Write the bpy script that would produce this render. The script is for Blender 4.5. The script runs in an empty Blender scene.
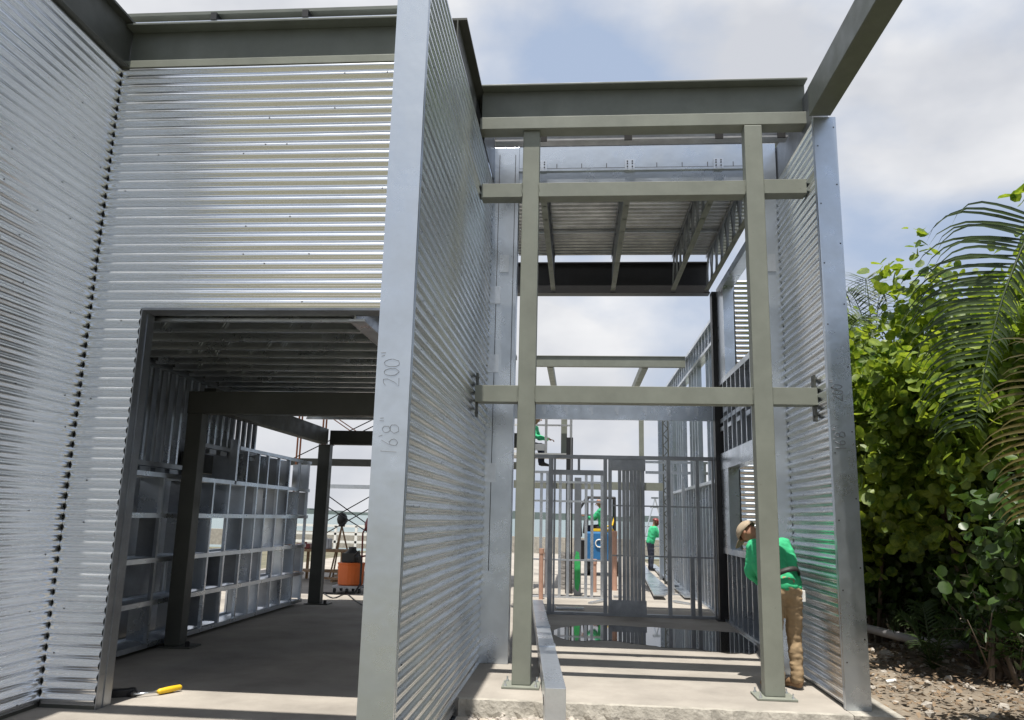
import bpy, bmesh, math, random
import numpy as np
from mathutils import Vector, Matrix
rnd = random.Random(7)
D = bpy.data
SC = bpy.context.scene
COL = SC.collection
rad = math.radians

# ------------------------------------------------------------------ camera
EYE = Vector((0, 0, 1.6)); FPX = 790.3
yaw, pitch, roll = rad(4.897), rad(11.287), rad(1.353)
fwd = Vector((-math.sin(yaw)*math.cos(pitch), math.cos(yaw)*math.cos(pitch), math.sin(pitch)))
rt = Vector((math.cos(yaw), math.sin(yaw), 0)); up = rt.cross(fwd)
r2 = rt*math.cos(roll) + up*math.sin(roll); u2 = -rt*math.sin(roll) + up*math.cos(roll)
cam = D.objects.new('camera', D.cameras.new('camera')); COL.objects.link(cam)
m3 = Matrix((r2, u2, -fwd)).transposed()
cam.matrix_world = Matrix.Translation(EYE) @ m3.to_4x4()
cam.data.sensor_width = 36; cam.data.lens = FPX/1024*36
cam.data.clip_start = 0.05; cam.data.clip_end = 9000
SC.camera = cam
def ray(x, y): return m3 @ Vector(((x-512)/FPX, -(y-360)/FPX, -1))
def W(x, y, Y):                       # survey helper: the place at depth Y seen at a photo pixel
    d = ray(x, y); return EYE + d*(Y/d.y)
def WZ(x, y, z=0):
    d = ray(x, y); return EYE + d*((z-EYE.z)/d.z)

# ------------------------------------------------------------------ sky, sun, exposure
SUN_DIR = Vector((-0.03, -0.25, 1.0)).normalized()     # towards the sun
el = math.asin(SUN_DIR.z); az = math.atan2(SUN_DIR.x, SUN_DIR.y)
w = D.worlds.new('World'); SC.world = w; w.use_nodes = True
nt = w.node_tree; nt.nodes.clear(); L = nt.links.new
def N(t, tree=None, **k):
    n = (tree or nt).nodes.new(t)
    for a, b in k.items(): setattr(n, a, b)
    return n
sky = N('ShaderNodeTexSky', sky_type='NISHITA', sun_disc=False, sun_elevation=el, sun_rotation=az)
sky.air_density = 1.2; sky.dust_density = 1.5; sky.ozone_density = 1.5
tc = N('ShaderNodeTexCoord'); mp = N('ShaderNodeMapping'); mp.inputs['Scale'].default_value = (1, 1, 1.7)
mp.inputs['Location'].default_value = (4.9, 8.2, 1.7); mp.inputs['Rotation'].default_value = (0, 0, -.28)
n1 = N('ShaderNodeTexNoise'); n1.inputs['Scale'].default_value = 2.3; n1.inputs['Detail'].default_value = 9; n1.inputs['Roughness'].default_value = .5; n1.inputs['Distortion'].default_value = .15
n2 = N('ShaderNodeTexNoise'); n2.inputs['Scale'].default_value = 3.4; n2.inputs['Detail'].default_value = 5
r1 = N('ShaderNodeValToRGB'); r1.color_ramp.elements[0].position = .40; r1.color_ramp.elements[1].position = .56
r3 = N('ShaderNodeValToRGB'); r3.color_ramp.elements[0].position = .35; r3.color_ramp.elements[0].color = (8.2, 8.5, 9.2, 1)
r3.color_ramp.elements[1].position = .62; r3.color_ramp.elements[1].color = (12.6, 12.6, 12.7, 1)
mx = N('ShaderNodeMix', data_type='RGBA'); bg = N('ShaderNodeBackground'); wo = N('ShaderNodeOutputWorld')
tint = N('ShaderNodeMix', data_type='RGBA', blend_type='MIX'); tint.inputs[0].default_value = .85
tint.inputs[7].default_value = (6.2, 7.5, 9.9, 1)
L(sky.outputs[0], tint.inputs[6])
L(tc.outputs['Generated'], mp.inputs[0]); L(mp.outputs[0], n1.inputs[0]); L(mp.outputs[0], n2.inputs[0])
L(n1.outputs[0], r1.inputs[0]); L(n2.outputs[0], r3.inputs[0]); L(r1.outputs[0], mx.inputs[0])
L(tint.outputs[2], mx.inputs[6]); L(r3.outputs[0], mx.inputs[7]); L(mx.outputs[2], bg.inputs[0]); L(bg.outputs[0], wo.inputs[0])
bg.inputs[1].default_value = 0.055
sun = D.objects.new('sun', D.lights.new('sun', 'SUN')); COL.objects.link(sun)
sun.data.energy = 5.0; sun.data.angle = rad(.55); sun.data.color = (1, .95, .87)
sun.rotation_euler = SUN_DIR.to_track_quat('Z', 'Y').to_euler(); sun.location = (0, 0, 30)
SC.view_settings.view_transform = 'Standard'; SC.view_settings.look = 'None'
SC.view_settings.exposure = 0.5; SC.view_settings.gamma = 1

# ------------------------------------------------------------------ materials
def mat(name, col, rough=.6, metal=0., var=0., vscale=4., bump=0., bscale=30., col2=None, rvar=0., stretch=None, spec=None, streak=0., spots=0.):
    m = D.materials.new(name); m.use_nodes = True; t = m.node_tree; b = t.nodes['Principled BSDF']
    b.inputs['Base Color'].default_value = (*col, 1); b.inputs['Roughness'].default_value = rough; b.inputs['Metallic'].default_value = metal
    if spec is not None: b.inputs['Specular IOR Level'].default_value = spec
    tc = N('ShaderNodeTexCoord', t); l = t.links.new
    mp = N('ShaderNodeMapping', t); l(tc.outputs['Object'], mp.inputs[0])
    if stretch: mp.inputs['Scale'].default_value = stretch
    if var or col2:
        n = N('ShaderNodeTexNoise', t); n.inputs['Scale'].default_value = vscale; n.inputs['Detail'].default_value = 6; n.inputs['Roughness'].default_value = .6
        l(mp.outputs[0], n.inputs[0])
        r = N('ShaderNodeValToRGB', t); r.color_ramp.elements[0].position = .3; r.color_ramp.elements[1].position = .7
        c2 = col2 or tuple(min(1, c*(1+var)) for c in col); c1 = col if col2 else tuple(c*(1-var) for c in col)
        r.color_ramp.elements[0].color = (*c1, 1); r.color_ramp.elements[1].color = (*c2, 1)
        l(n.outputs[0], r.inputs[0]); l(r.outputs[0], b.inputs['Base Color'])
    if spots:                                    # chipped paint and small rust freckles
        n = N('ShaderNodeTexNoise', t); n.inputs['Scale'].default_value = 16; n.inputs['Detail'].default_value = 8; n.inputs['Roughness'].default_value = .75
        l(mp.outputs[0], n.inputs[0]); r = N('ShaderNodeValToRGB', t); r.color_ramp.elements[0].position = .655; r.color_ramp.elements[1].position = .70
        l(n.outputs[0], r.inputs[0]); mm = N('ShaderNodeMath', t, operation='MULTIPLY'); mm.inputs[1].default_value = spots; l(r.outputs[0], mm.inputs[0])
        mxx = N('ShaderNodeMix', t, data_type='RGBA'); src = b.inputs['Base Color'].links[0].from_socket; l(mm.outputs[0], mxx.inputs[0]); l(src, mxx.inputs[6]); mxx.inputs[7].default_value = (.09, .06, .04, 1)
        l(mxx.outputs[2], b.inputs['Base Color'])
    if rvar:
        n = N('ShaderNodeTexNoise', t); n.inputs['Scale'].default_value = vscale*1.7; n.inputs['Detail'].default_value = 4
        l(mp.outputs[0], n.inputs[0]); r = N('ShaderNodeMapRange', t)
        r.inputs[1].default_value = .3; r.inputs[2].default_value = .7; r.inputs[3].default_value = max(.05, rough-rvar); r.inputs[4].default_value = rough+rvar
        l(n.outputs[0], r.inputs[0]); l(r.outputs[0], b.inputs['Roughness'])
    if bump:
        n = N('ShaderNodeTexNoise', t); n.inputs['Scale'].default_value = bscale; n.inputs['Detail'].default_value = 5
        l(mp.outputs[0], n.inputs[0]); bp = N('ShaderNodeBump', t); bp.inputs['Strength'].default_value = bump; bp.inputs['Distance'].default_value = .02
        l(n.outputs[0], bp.inputs['Height']); l(bp.outputs[0], b.inputs['Normal'])
    return m

def galv(name, base=(.60, .63, .67), rough=.30, big=.25, bump=.12, spangle=.05, st=(1, 1, 1)):
    """zinc-coated steel: fine spangle, smudges, slight oil-canning"""
    m = D.materials.new(name); m.use_nodes = True; t = m.node_tree; b = t.nodes['Principled BSDF']; l = t.links.new
    b.inputs['Metallic'].default_value = .93
    tc = N('ShaderNodeTexCoord', t)
    v = N('ShaderNodeTexVoronoi', t); v.inputs['Scale'].default_value = 55; l(tc.outputs['Object'], v.inputs[0])
    n = N('ShaderNodeTexNoise', t); n.inputs['Scale'].default_value = 2.2; n.inputs['Detail'].default_value = 8; n.inputs['Roughness'].default_value = .65
    mq = N('ShaderNodeMapping', t); mq.inputs['Scale'].default_value = st; l(tc.outputs['Object'], mq.inputs[0]); l(mq.outputs[0], n.inputs[0])
    sp = N('ShaderNodeMath', t, operation='MULTIPLY_ADD'); sepv = N('ShaderNodeSeparateColor', t)
    l(v.outputs['Color'], sepv.inputs[0]); l(sepv.outputs[0], sp.inputs[0]); sp.inputs[1].default_value = spangle; l(n.outputs[0], sp.inputs[2])
    r = N('ShaderNodeValToRGB', t); e = r.color_ramp.elements
    e[0].position = .3; e[1].position = .75
    e[0].color = (*[c*(1-big) for c in base], 1); e[1].color = (*[min(1, c*(1+big*.6)) for c in base], 1)
    l(sp.outputs[0], r.inputs[0]); l(r.outputs[0], b.inputs['Base Color'])
    rr = N('ShaderNodeMapRange', t); rr.inputs[1].default_value = .3; rr.inputs[2].default_value = .75; rr.inputs[3].default_value = rough+.12; rr.inputs[4].default_value = rough-.06
    l(sp.outputs[0], rr.inputs[0]); l(rr.outputs[0], b.inputs['Roughness'])
    nb = N('ShaderNodeTexNoise', t); nb.inputs['Scale'].default_value = 5; nb.inputs['Detail'].default_value = 2; l(tc.outputs['Object'], nb.inputs[0])
    bp = N('ShaderNodeBump', t); bp.inputs['Strength'].default_value = bump; bp.inputs['Distance'].default_value = .05
    l(nb.outputs[0], bp.inputs['Height']); l(bp.outputs[0], b.inputs['Normal'])
    return m

M = dict(
 corr=galv('corrugated_galvanised', (.80, .83, .87), .20, .12, .010, 0., (.5, .5, 22)),
 trim=galv('galvanised_flat', (.56, .61, .67), .26, .14, .08, .012),
 stud=galv('galvanised_stud', (.64, .68, .73), .28, .2, .1),
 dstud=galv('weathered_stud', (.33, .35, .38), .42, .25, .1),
 deck=galv('deck_steel', (.60, .61, .63), .38, .3, .1),
 primer=mat('olive_grey_primer', (.208, .222, .188), .55, spots=.5, var=.12, vscale=3, bump=.03, bscale=60, rvar=.1),
 mprimer=mat('grey_green_primer', (.125, .138, .122), .5, var=.12, spots=.4, vscale=3, bump=.03, rvar=.1),  # mid primer; on beam webs its darker tone paints the flange's shade
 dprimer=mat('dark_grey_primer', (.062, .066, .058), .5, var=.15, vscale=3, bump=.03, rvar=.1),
 blackp=mat('black_paint', (.018, .018, .02), .45, var=.2, vscale=6),
 conc=mat('concrete_slab', (.235, .215, .19), .85, vscale=1.2, col2=(.38, .35, .31), bump=.25, bscale=18, spots=.35),
 kerb=mat('rough_concrete', (.34, .32, .28), .95, var=.25, vscale=7, bump=.8, bscale=25),
 grav=mat('coral_gravel', (.33, .29, .24), .95, vscale=9, col2=(.52, .48, .42), bump=1.0, bscale=34),
 rock=mat('broken_rock', (.38, .35, .31), .9, var=.35, vscale=9, bump=.6, bscale=40),
 dirt=mat('leaf_litter_soil', (.12, .095, .07), .95, vscale=5, col2=(.27, .23, .18), bump=1., bscale=25),
 dleaf=mat('dry_leaf', (.17, .12, .075), .8, var=.6, vscale=3),
 blackr=mat('black_plastic', (.015, .015, .016), .5),
 screw=mat('screw_head', (.06, .06, .065), .5, .5),
 ink=mat('marker_ink', (.16, .17, .19), .7),
 green=mat('green_shirt', (.035, .40, .18), .85, var=.18, vscale=7, bump=.35, bscale=9),
 khaki=mat('khaki_cloth', (.30, .215, .125), .9, var=.2, vscale=8, bump=.5, bscale=9),
 jeans=mat('dark_denim', (.022, .027, .045), .9, var=.3, vscale=8, bump=.4, bscale=12),
 skin=mat('skin', (.30, .15, .09), .6, var=.1),
 cap=mat('beige_cap', (.36, .29, .21), .9, var=.15, vscale=20),
 boot=mat('tan_leather', (.20, .12, .06), .7, var=.3, vscale=10),
 leather=mat('belt_leather', (.02, .018, .016), .6),
 red=mat('red_paint', (.16, .02, .018), .45, var=.15),
 orange=mat('orange_plastic', (.62, .13, .02), .45, var=.12, vscale=3),
 opost=mat('orange_scaffold_paint', (.34, .12, .05), .55, var=.25, vscale=5),
 pvc=mat('salmon_pipe', (.52, .31, .23), .5, var=.15),
 blue=mat('blue_machine_paint', (.025, .15, .36), .4, var=.1),
 yellow=mat('yellow_paint', (.75, .48, .02), .45, var=.12),
 white=mat('white_paint', (.75, .75, .72), .5, var=.06),
 gpaint=mat('green_spray_paint', (.04, .42, .12), .6, var=.2, vscale=14),
 block=mat('concrete_block', (.30, .29, .28), .95, var=.2, vscale=12, bump=.4),
 pipe=mat('grey_pvc_pipe', (.28, .28, .29), .5, var=.2, vscale=4),
 bark=mat('grey_bark', (.13, .10, .075), .95, var=.3, vscale=8, bump=.6, stretch=(1, 1, .3)),
 wood=mat('scrap_timber', (.30, .2, .12), .85, var=.3, vscale=5, stretch=(1, 1, .2)),
 far=mat('distant_shore', (.15, .18, .17), 1., var=.2, vscale=.02),  # lightened and greyed so the colour carries the distance haze
)
def leafmat(name, c1, c2, tr=.35, rough=.38, vs=3., ctr=None):
    m = D.materials.new(name); m.use_nodes = True; t = m.node_tree; l = t.links.new; b = t.nodes['Principled BSDF']; out = t.nodes['Material Output']
    tc = N('ShaderNodeTexCoord', t); n = N('ShaderNodeTexNoise', t); n.inputs['Scale'].default_value = vs; n.inputs['Detail'].default_value = 6; n.inputs['Roughness'].default_value = .8
    l(tc.outputs['Object'], n.inputs[0]); r = N('ShaderNodeValToRGB', t); r.color_ramp.elements[0].position = .38; r.color_ramp.elements[1].position = .64
    r.color_ramp.elements[0].color = (*c1, 1); r.color_ramp.elements[1].color = (*c2, 1)
    l(n.outputs[0], r.inputs[0]); l(r.outputs[0], b.inputs['Base Color']); b.inputs['Roughness'].default_value = rough
    tl = N('ShaderNodeBsdfTranslucent', t); hs = N('ShaderNodeHueSaturation', t); hs.inputs['Value'].default_value = 1.6; hs.inputs['Saturation'].default_value = 1.05; hs.inputs['Hue'].default_value = .485
    l(r.outputs[0], hs.inputs['Color']); l(hs.outputs[0], tl.inputs[0])
    mx = N('ShaderNodeMixShader', t); mx.inputs[0].default_value = tr; l(b.outputs[0], mx.inputs[1]); l(tl.outputs[0], mx.inputs[2]); l(mx.outputs[0], out.inputs[0])
    return m
M['leaf'] = leafmat('sea_grape_leaf', (.04, .10, .010), (.27, .35, .045), .45, .48, 4)
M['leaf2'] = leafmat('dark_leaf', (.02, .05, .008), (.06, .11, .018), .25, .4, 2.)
M['palm'] = leafmat('palm_leaflet', (.018, .038, .008), (.045, .075, .014), .12, .55, 2.)
M['palmd'] = leafmat('dry_palm_leaflet', (.05, .05, .012), (.14, .11, .03), .25, .55, 2.)

# ------------------------------------------------------------------ mesh helpers
ORIG = {}
class MB:
    def __init__(s): s.v = []; s.f = []; s.m = []; s.smooth0 = False
    def add(s, vs, fs, mi=0):
        o = len(s.v); s.v += [tuple(p) for p in vs]; s.f += [tuple(i+o for i in f) for f in fs]; s.m += [mi]*len(fs); return s
    def box(s, x0, x1, y0, y1, z0, z1, mi=0):
        if x0 > x1: x0, x1 = x1, x0
        if y0 > y1: y0, y1 = y1, y0
        if z0 > z1: z0, z1 = z1, z0
        return s.add([(x, y, z) for z in (z0, z1) for y in (y0, y1) for x in (x0, x1)],
              [(0, 2, 3, 1), (4, 5, 7, 6), (0, 1, 5, 4), (2, 6, 7, 3), (0, 4, 6, 2), (1, 3, 7, 5)], mi)
    def bar(s, p, q, a, b=None, mi=0, upv=(0, 0, 1), roll=0):
        """rectangular bar from p to q, a wide, b high"""
        b = b or a; p = Vector(p); q = Vector(q); d = (q-p).normalized(); u = Vector(upv)
        if abs(d.dot(u)) > .98: u = Vector((0, 1, 0))
        sx = d.cross(u).normalized(); sy = sx.cross(d)
        if roll: R = Matrix.Rotation(roll, 3, d); sx = R @ sx; sy = R @ sy
        c = []
        for e in (p, q):
            for i, j in ((-1, -1), (1, -1), (1, 1), (-1, 1)): c.append(e+sx*(i*a/2)+sy*(j*b/2))
        return s.add(c, [(3, 2, 1, 0), (4, 5, 6, 7), (0, 1, 5, 4), (1, 2, 6, 5), (2, 3, 7, 6), (3, 0, 4, 7)], mi)
    def tube(s, pts, r, n=10, mi=0, cap=True):
        pts = [Vector(p) for p in pts]; rs = r if isinstance(r, (list, tuple)) else [r]*len(pts); vs = []; fs = []
        pu = None
        for i, p in enumerate(pts):
            d = (pts[min(i+1, len(pts)-1)]-pts[max(i-1, 0)]).normalized()
            u = pu if pu else (Vector((0, 0, 1)) if abs(d.z) < .9 else Vector((1, 0, 0)))
            a = d.cross(u).normalized(); b = a.cross(d).normalized(); pu = b
            for k in range(n): t = 2*math.pi*k/n; vs.append(p+a*(rs[i]*math.cos(t))+b*(rs[i]*math.sin(t)))
        for i in range(len(pts)-1):
            for k in range(n): fs.append((i*n+k, i*n+(k+1) % n, (i+1)*n+(k+1) % n, (i+1)*n+k))
        if cap: fs.append(tuple(reversed(range(n)))); fs.append(tuple((len(pts)-1)*n+k for k in range(n)))
        return s.add(vs, fs, mi)
    def lathe(s, c, prof, n=20, mi=0):
        vs = []; fs = []
        for r, z in prof:
            for k in range(n): t = 2*math.pi*k/n; vs.append((c[0]+r*math.cos(t), c[1]+r*math.sin(t), c[2]+z))
        for i in range(len(prof)-1):
            for k in range(n): fs.append((i*n+k, i*n+(k+1) % n, (i+1)*n+(k+1) % n, (i+1)*n+k))
        fs.append(tuple(reversed(range(n)))); fs.append(tuple((len(prof)-1)*n+k for k in range(n)))
        return s.add(vs, fs, mi)
    def ball(s, c, rx, ry=None, rz=None, n=12, mi=0):
        ry = ry or rx; rz = rz or rx; m = n//2; vs = []; fs = []
        for i in range(m+1):
            ph = math.pi*i/m
            for k in range(n): t = 2*math.pi*k/n; vs.append((c[0]+rx*math.sin(ph)*math.cos(t), c[1]+ry*math.sin(ph)*math.sin(t), c[2]+rz*math.cos(ph)))
        for i in range(m):
            for k in range(n): fs.append(((i+1)*n+k, (i+1)*n+(k+1) % n, i*n+(k+1) % n, i*n+k))
        return s.add(vs, fs, mi)
    def build(s, name, mats, parent=None, smooth=False, loc=None, bevel=0):
        org = ORIG[parent.as_pointer()] if parent else Vector(loc or (0, 0, 0))
        me = D.meshes.new(name)
        me.from_pydata([(v[0]-org.x, v[1]-org.y, v[2]-org.z) for v in s.v], [], s.f)
        for m in (mats if isinstance(mats, list) else [mats]): me.materials.append(M[m])
        if isinstance(mats, list): me.polygons.foreach_set('material_index', s.m)
        if getattr(s, 'smooth0', 0): me.polygons.foreach_set('use_smooth', [m_ == 0 for m_ in s.m])
        if smooth: me.polygons.foreach_set('use_smooth', [True]*len(me.polygons))
        me.update()
        o = D.objects.new(name, me); COL.objects.link(o)
        if parent: o.parent = parent
        else: o.location = org
        ORIG[o.as_pointer()] = org
        if bevel:
            b = o.modifiers.new('bevel', 'BEVEL'); b.width = bevel; b.segments = 2; b.limit_method = 'ANGLE'
        return o
def tag(o, label, cat, group=None, kind=None):
    if label: o['label'] = label
    if cat: o['category'] = cat
    if group: o['group'] = group
    if kind: o['kind'] = kind
    return o
def thing(name, loc, label, cat, group=None):
    o = D.objects.new(name, None); o.empty_display_size = .2; COL.objects.link(o); o.location = loc
    ORIG[o.as_pointer()] = Vector(loc); return tag(o, label, cat, group)
def struct(mb, name, m, **k):
    o = mb.build(name, m, **k); o['kind'] = 'structure'; return o

PITCH = .0876
def corr(mb, p0, u, Ln, z0, z1, n, depth=.024, step=.35, seed=0, screws=True, warp=.0013):
    """horizontally ribbed sheet steel: waves stacked up z, swept along u, ribs towards n"""
    rr = random.Random(seed); p0 = Vector(p0); u = Vector(u); n = Vector(n)
    K = 8; prof = [0, .08, .55, .94, 1, .94, .55, .08]
    nz = int(round((z1-z0)/PITCH*K)); nu = max(2, int(Ln/step)+1); vs = []
    for j in range(nz+1):
        z = z0+(z1-z0)*j/nz; b = prof[j % K]*depth; sheet = int(z/.62)
        for i in range(nu+1):
            a = Ln*i/nu
            off = warp*(math.sin(a*2.1+sheet*1.7)+.6*math.sin(a*5.3+z*3))
            q = p0+u*a+n*(b+off+.002*(sheet % 2)); vs.append((q.x, q.y, z))
    fs = []
    flip = u.cross(Vector((0, 0, 1))).dot(n) < 0
    for j in range(nz):
        for i in range(nu):
            a = j*(nu+1)+i; f = (a, a+1, a+nu+2, a+nu+1); fs.append(f[::-1] if flip else f)
    mb.add(vs, fs, 0)
    mb.smooth0 = True
    if screws:
        for zz in np.arange(z0+PITCH*.56, z1, PITCH*4):
            a = rr.uniform(.05, .3)
            while a < Ln-.03:
                if rr.random() < .5:
                    q = p0+u*a+n*(depth+.004)
                    c = Vector((q.x, q.y, zz+rr.choice((0, 0, PITCH))*1.0)); h = .006
                    mb.add([c-u*h+Vector((0, 0, -h)), c+u*h+Vector((0, 0, -h)), c+u*h+Vector((0, 0, h)), c-u*h+Vector((0, 0, h)), c+n*.004],
                           [(0, 1, 4), (1, 2, 4), (2, 3, 4), (3, 0, 4)], 1)
                a += rr.choice((.2, .4, .4, .61))
    return mb

# ------------------------------------------------------------------ ground, slab, sea
def rough_grid(x0, x1, y0, y1, step, z, amp, seed):
    r = random.Random(seed); nx = int((x1-x0)/step); ny = int((y1-y0)/step); mb = MB(); vs = []
    import mathutils.noise as mn
    for j in range(ny+1):
        for i in range(nx+1):
            x = x0+(x1-x0)*i/nx; y = y0+(y1-y0)*j/ny
            e = min(1, i/4, j/4, (nx-i)/4, (ny-j)/4)
            h = mn.fractal(Vector((x*1.3, y*1.3, seed)), 1, 2, 5)*amp+mn.noise(Vector((x*9, y*9, 3)))*amp*.35
            vs.append((x, y, z+e*max(-.03, h)))
    fs = [(j*(nx+1)+i, j*(nx+1)+i+1, (j+1)*(nx+1)+i+1, (j+1)*(nx+1)+i) for j in range(ny) for i in range(nx)]
    return mb.add(vs, fs)
g = MB(); g.add([(-300, -300, -.2), (300, -300, -.2), (300, 40, -.2), (-300, 40, -.2)], [(0, 1, 2, 3)])
M['turf'] = mat('weedy_soil', (.07, .075, .045), .95, vscale=1.5, col2=(.19, .17, .12), bump=.8, bscale=12)
struct(g, 'ground', 'turf')
struct(rough_grid(-1.06, 2.9, 5.4, 7.53, .045, -.145, .03, 2), 'gravel_ground', 'grav', smooth=True)
struct(rough_grid(2.62, 12, 4.4, 22, .09, -.15, .06, 5), 'soil', 'dirt', smooth=True)
sw = MB(); sw.add([(-4000, 39.5, -1.3), (4000, 39.5, -1.3), (4000, 8000, -1.3), (-4000, 8000, -1.3)], [(0, 1, 2, 3)])
M['sea'] = mat('sea_water', (.10, .16, .16), .22, var=.15, vscale=.05, bump=.5, bscale=1.2, stretch=(.25, 1, 1))
struct(sw, 'sea', 'sea')
sb = MB(); sb.box(-9, 2.7, 7.53, 39.9, -.5, 0); sb.box(-9, -1.30, 4.6, 7.53, -.5, 0.0); sb.box(-1.30, -1.05, 4.6, 7.53, -.5, -.165)
slab = struct(sb, 'concrete_slab', 'conc')
kb = MB()
vs = []; nn = 60
for i in range(nn+1):
    x = -1.05+3.7*i/nn; o = .012*math.sin(i*1.9)+rnd.uniform(-.01, .01)
    vs += [(x, 7.528, .003), (x, 7.49+o, -.004), (x, 7.465+o*1.5, -.1+rnd.uniform(-.02, .02)), (x, 7.45, -.17)]
kb.add(vs, [(4*i+k, 4*i+4+k, 4*i+5+k, 4*i+1+k) for i in range(nn) for k in range(3)])
struct(kb, 'slab_edge', 'kerb', smooth=False)
kb = MB(); kb.box(2.38, 2.8, 7.45, 8.9, -.16, .004); struct(kb, 'wall_footing', 'kerb')
# puddle: thin standing water on the slab
pm = D.materials.new('puddle_water'); pm.use_nodes = True; b = pm.node_tree.nodes['Principled BSDF']
b.inputs['Base Color'].default_value = (.035, .032, .028, 1); b.inputs['Roughness'].default_value = .03; M['puddle'] = pm
pp = MB(); c = []
outl = [WZ(*p) for p in ((557, 629), (575, 626), (605, 625), (640, 627), (690, 630), (735, 633), (752, 640), (757, 652), (735, 654), (700, 650), (670, 648), (650, 646), (620, 642), (596, 641), (575, 641), (560, 638), (552, 634))]
pts = []
for i in range(len(outl)):
    a, b_, c_, d_ = outl[i-1], outl[i], outl[(i+1) % len(outl)], outl[(i+2) % len(outl)]
    for t in (0, .25, .5, .75):
        q = .5*((2*b_)+(c_-a)*t+(2*a-5*b_+4*c_-d_)*t*t+(3*b_-a-3*c_+d_)*t**3); pts.append((q.x, q.y+rnd.uniform(-.05, .05), .005))
pp.add(pts, [tuple(range(len(pts)))]); struct(pp, 'puddle', 'puddle')
# loose rubble and litter
def rocks(n, region, smin, smax, z, seed):
    r = random.Random(seed); mb = MB()
    for _ in range(n):
        x, y = region(r); s = smin+(smax-smin)*r.random()**3
        bm = bmesh.new(); bmesh.ops.create_icosphere(bm, subdivisions=1, radius=s)
        R = Matrix.Rotation(r.uniform(0, 6), 3, 'Z') @ Matrix.Rotation(r.uniform(0, 6), 3, 'X'); k = (1, r.uniform(.6, .9), r.uniform(.4, .8))
        vs = [R @ Vector((v.co.x*k[0]*r.uniform(.75, 1.2), v.co.y*k[1]*r.uniform(.75, 1.2), v.co.z*k[2]))+Vector((x, y, z+s*.25)) for v in bm.verts]
        mb.add(vs, [[v.index for v in f.verts] for f in bm.faces]); bm.free()
    return mb
o = rocks(1700, lambda r: (r.uniform(-.95, 2.6), 7.46-1.6*r.random()**1.3), .006, .065, -.145, 3).build('rubble', 'rock'); o['kind'] = 'stuff'
o = rocks(650, lambda r: (2.65+3.2*r.random(), r.uniform(7, 13)), .01, .075, -.13, 4).build('rubble', 'rock'); o['kind'] = 'stuff'
lt = MB()
for _ in range(7000):
    x = 2.7+5*rnd.random(); y = rnd.uniform(6.8, 15); s = rnd.uniform(.012, .05); a = rnd.uniform(0, 6.3)
    if x < 3.2 and rnd.random() < .7: continue
    t = Vector((math.cos(a), math.sin(a), rnd.uniform(-.5, .5)))*s; q = Vector((-math.sin(a), math.cos(a), rnd.uniform(-.6, .6)))*s*.5
    p = Vector((x, y, -.12+rnd.random()*.06)); lt.add([p-t, p+q, p+t, p-q], [(0, 1, 2, 3)])
o = lt.build('leaf_litter', 'dleaf'); o['kind'] = 'stuff'
fs_ = MB(); rz = [0]
for i in range(121):
    x = -2600+i*50; h = 16+9*math.sin(i*.37)*math.sin(i*.11)+rnd.uniform(0, 5); h *= .5+.5*math.sin(i*.13+1)**2
    fs_.add([(x, 2500, -2), (x+50, 2500, -2), (x+50, 2700, -2), (x, 2700, -2), (x, 2500, h), (x+50, 2500, h+rnd.uniform(-2, 2)), (x+50, 2700, h), (x, 2700, h)],
            [(0, 1, 5, 4), (4, 5, 6, 7), (1, 2, 6, 5), (0, 4, 7, 3), (2, 3, 7, 6)])
struct(fs_, 'far_shore', 'far')

# ------------------------------------------------------------------ left ribbed wall
ZT = 5.705
t = thing('ribbed_wall', (-4.44, 5.6, 0), 'long ribbed galvanised wall running towards the camera at the far left', 'wall')
corr(MB(), (-4.362, 6.513, 0), (0, -1, 0), 1.613, .03, ZT, (1, 0, 0), seed=1).build('ribbed_sheet', ['corr', 'screw'], t)
MB().box(-4.56, -4.368, 4.9, 6.7, 0.0, ZT-.01).build('wall_core', 'dprimer', t)
e = MB(); e.box(-4.57, -4.335, 4.86, 4.90, 0, ZT); e.box(-4.338, -4.33, 4.90, 4.93, 0, ZT)
e.build('end_cap', 'trim', t)
# front wall with the wide opening
t = thing('ribbed_wall', (-2.8, 6.6, 0), 'ribbed galvanised wall above and beside the wide doorway on the left', 'wall')
corr(MB(), (-4.338, 6.52, 0), (1, 0, 0), .462, .03, 3.3588, (0, -1, 0), seed=2).build('ribbed_sheet', ['corr', 'screw'], t)
corr(MB(), (-4.338, 6.52, 0), (1, 0, 0), 3.098, 3.3588, 5.702, (0, -1, 0), seed=3).build('ribbed_sheet', ['corr', 'screw'], t)
MB().box(-4.35, -3.87, 6.523, 6.70, .0, 3.355).build('wall_core', 'dprimer', t)
MB().box(-4.35, -1.24, 6.523, 6.70, 3.362, ZT-.01).build('wall_core', 'dprimer', t)
e = MB(); e.box(-3.868, -3.862, 6.505, 6.72, 0, 3.333)
for q in np.arange(.25, 3.3, .45): e.box(-3.862, -3.859, 6.51, 6.71, q, q+.012)
e.box(-3.868, -3.855, 6.60, 6.612, 0, 3.36)
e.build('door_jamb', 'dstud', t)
MB().box(-3.868, -1.31, 6.51, 6.72, 3.335, 3.357).build('door_head', 'dstud', t)
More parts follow.
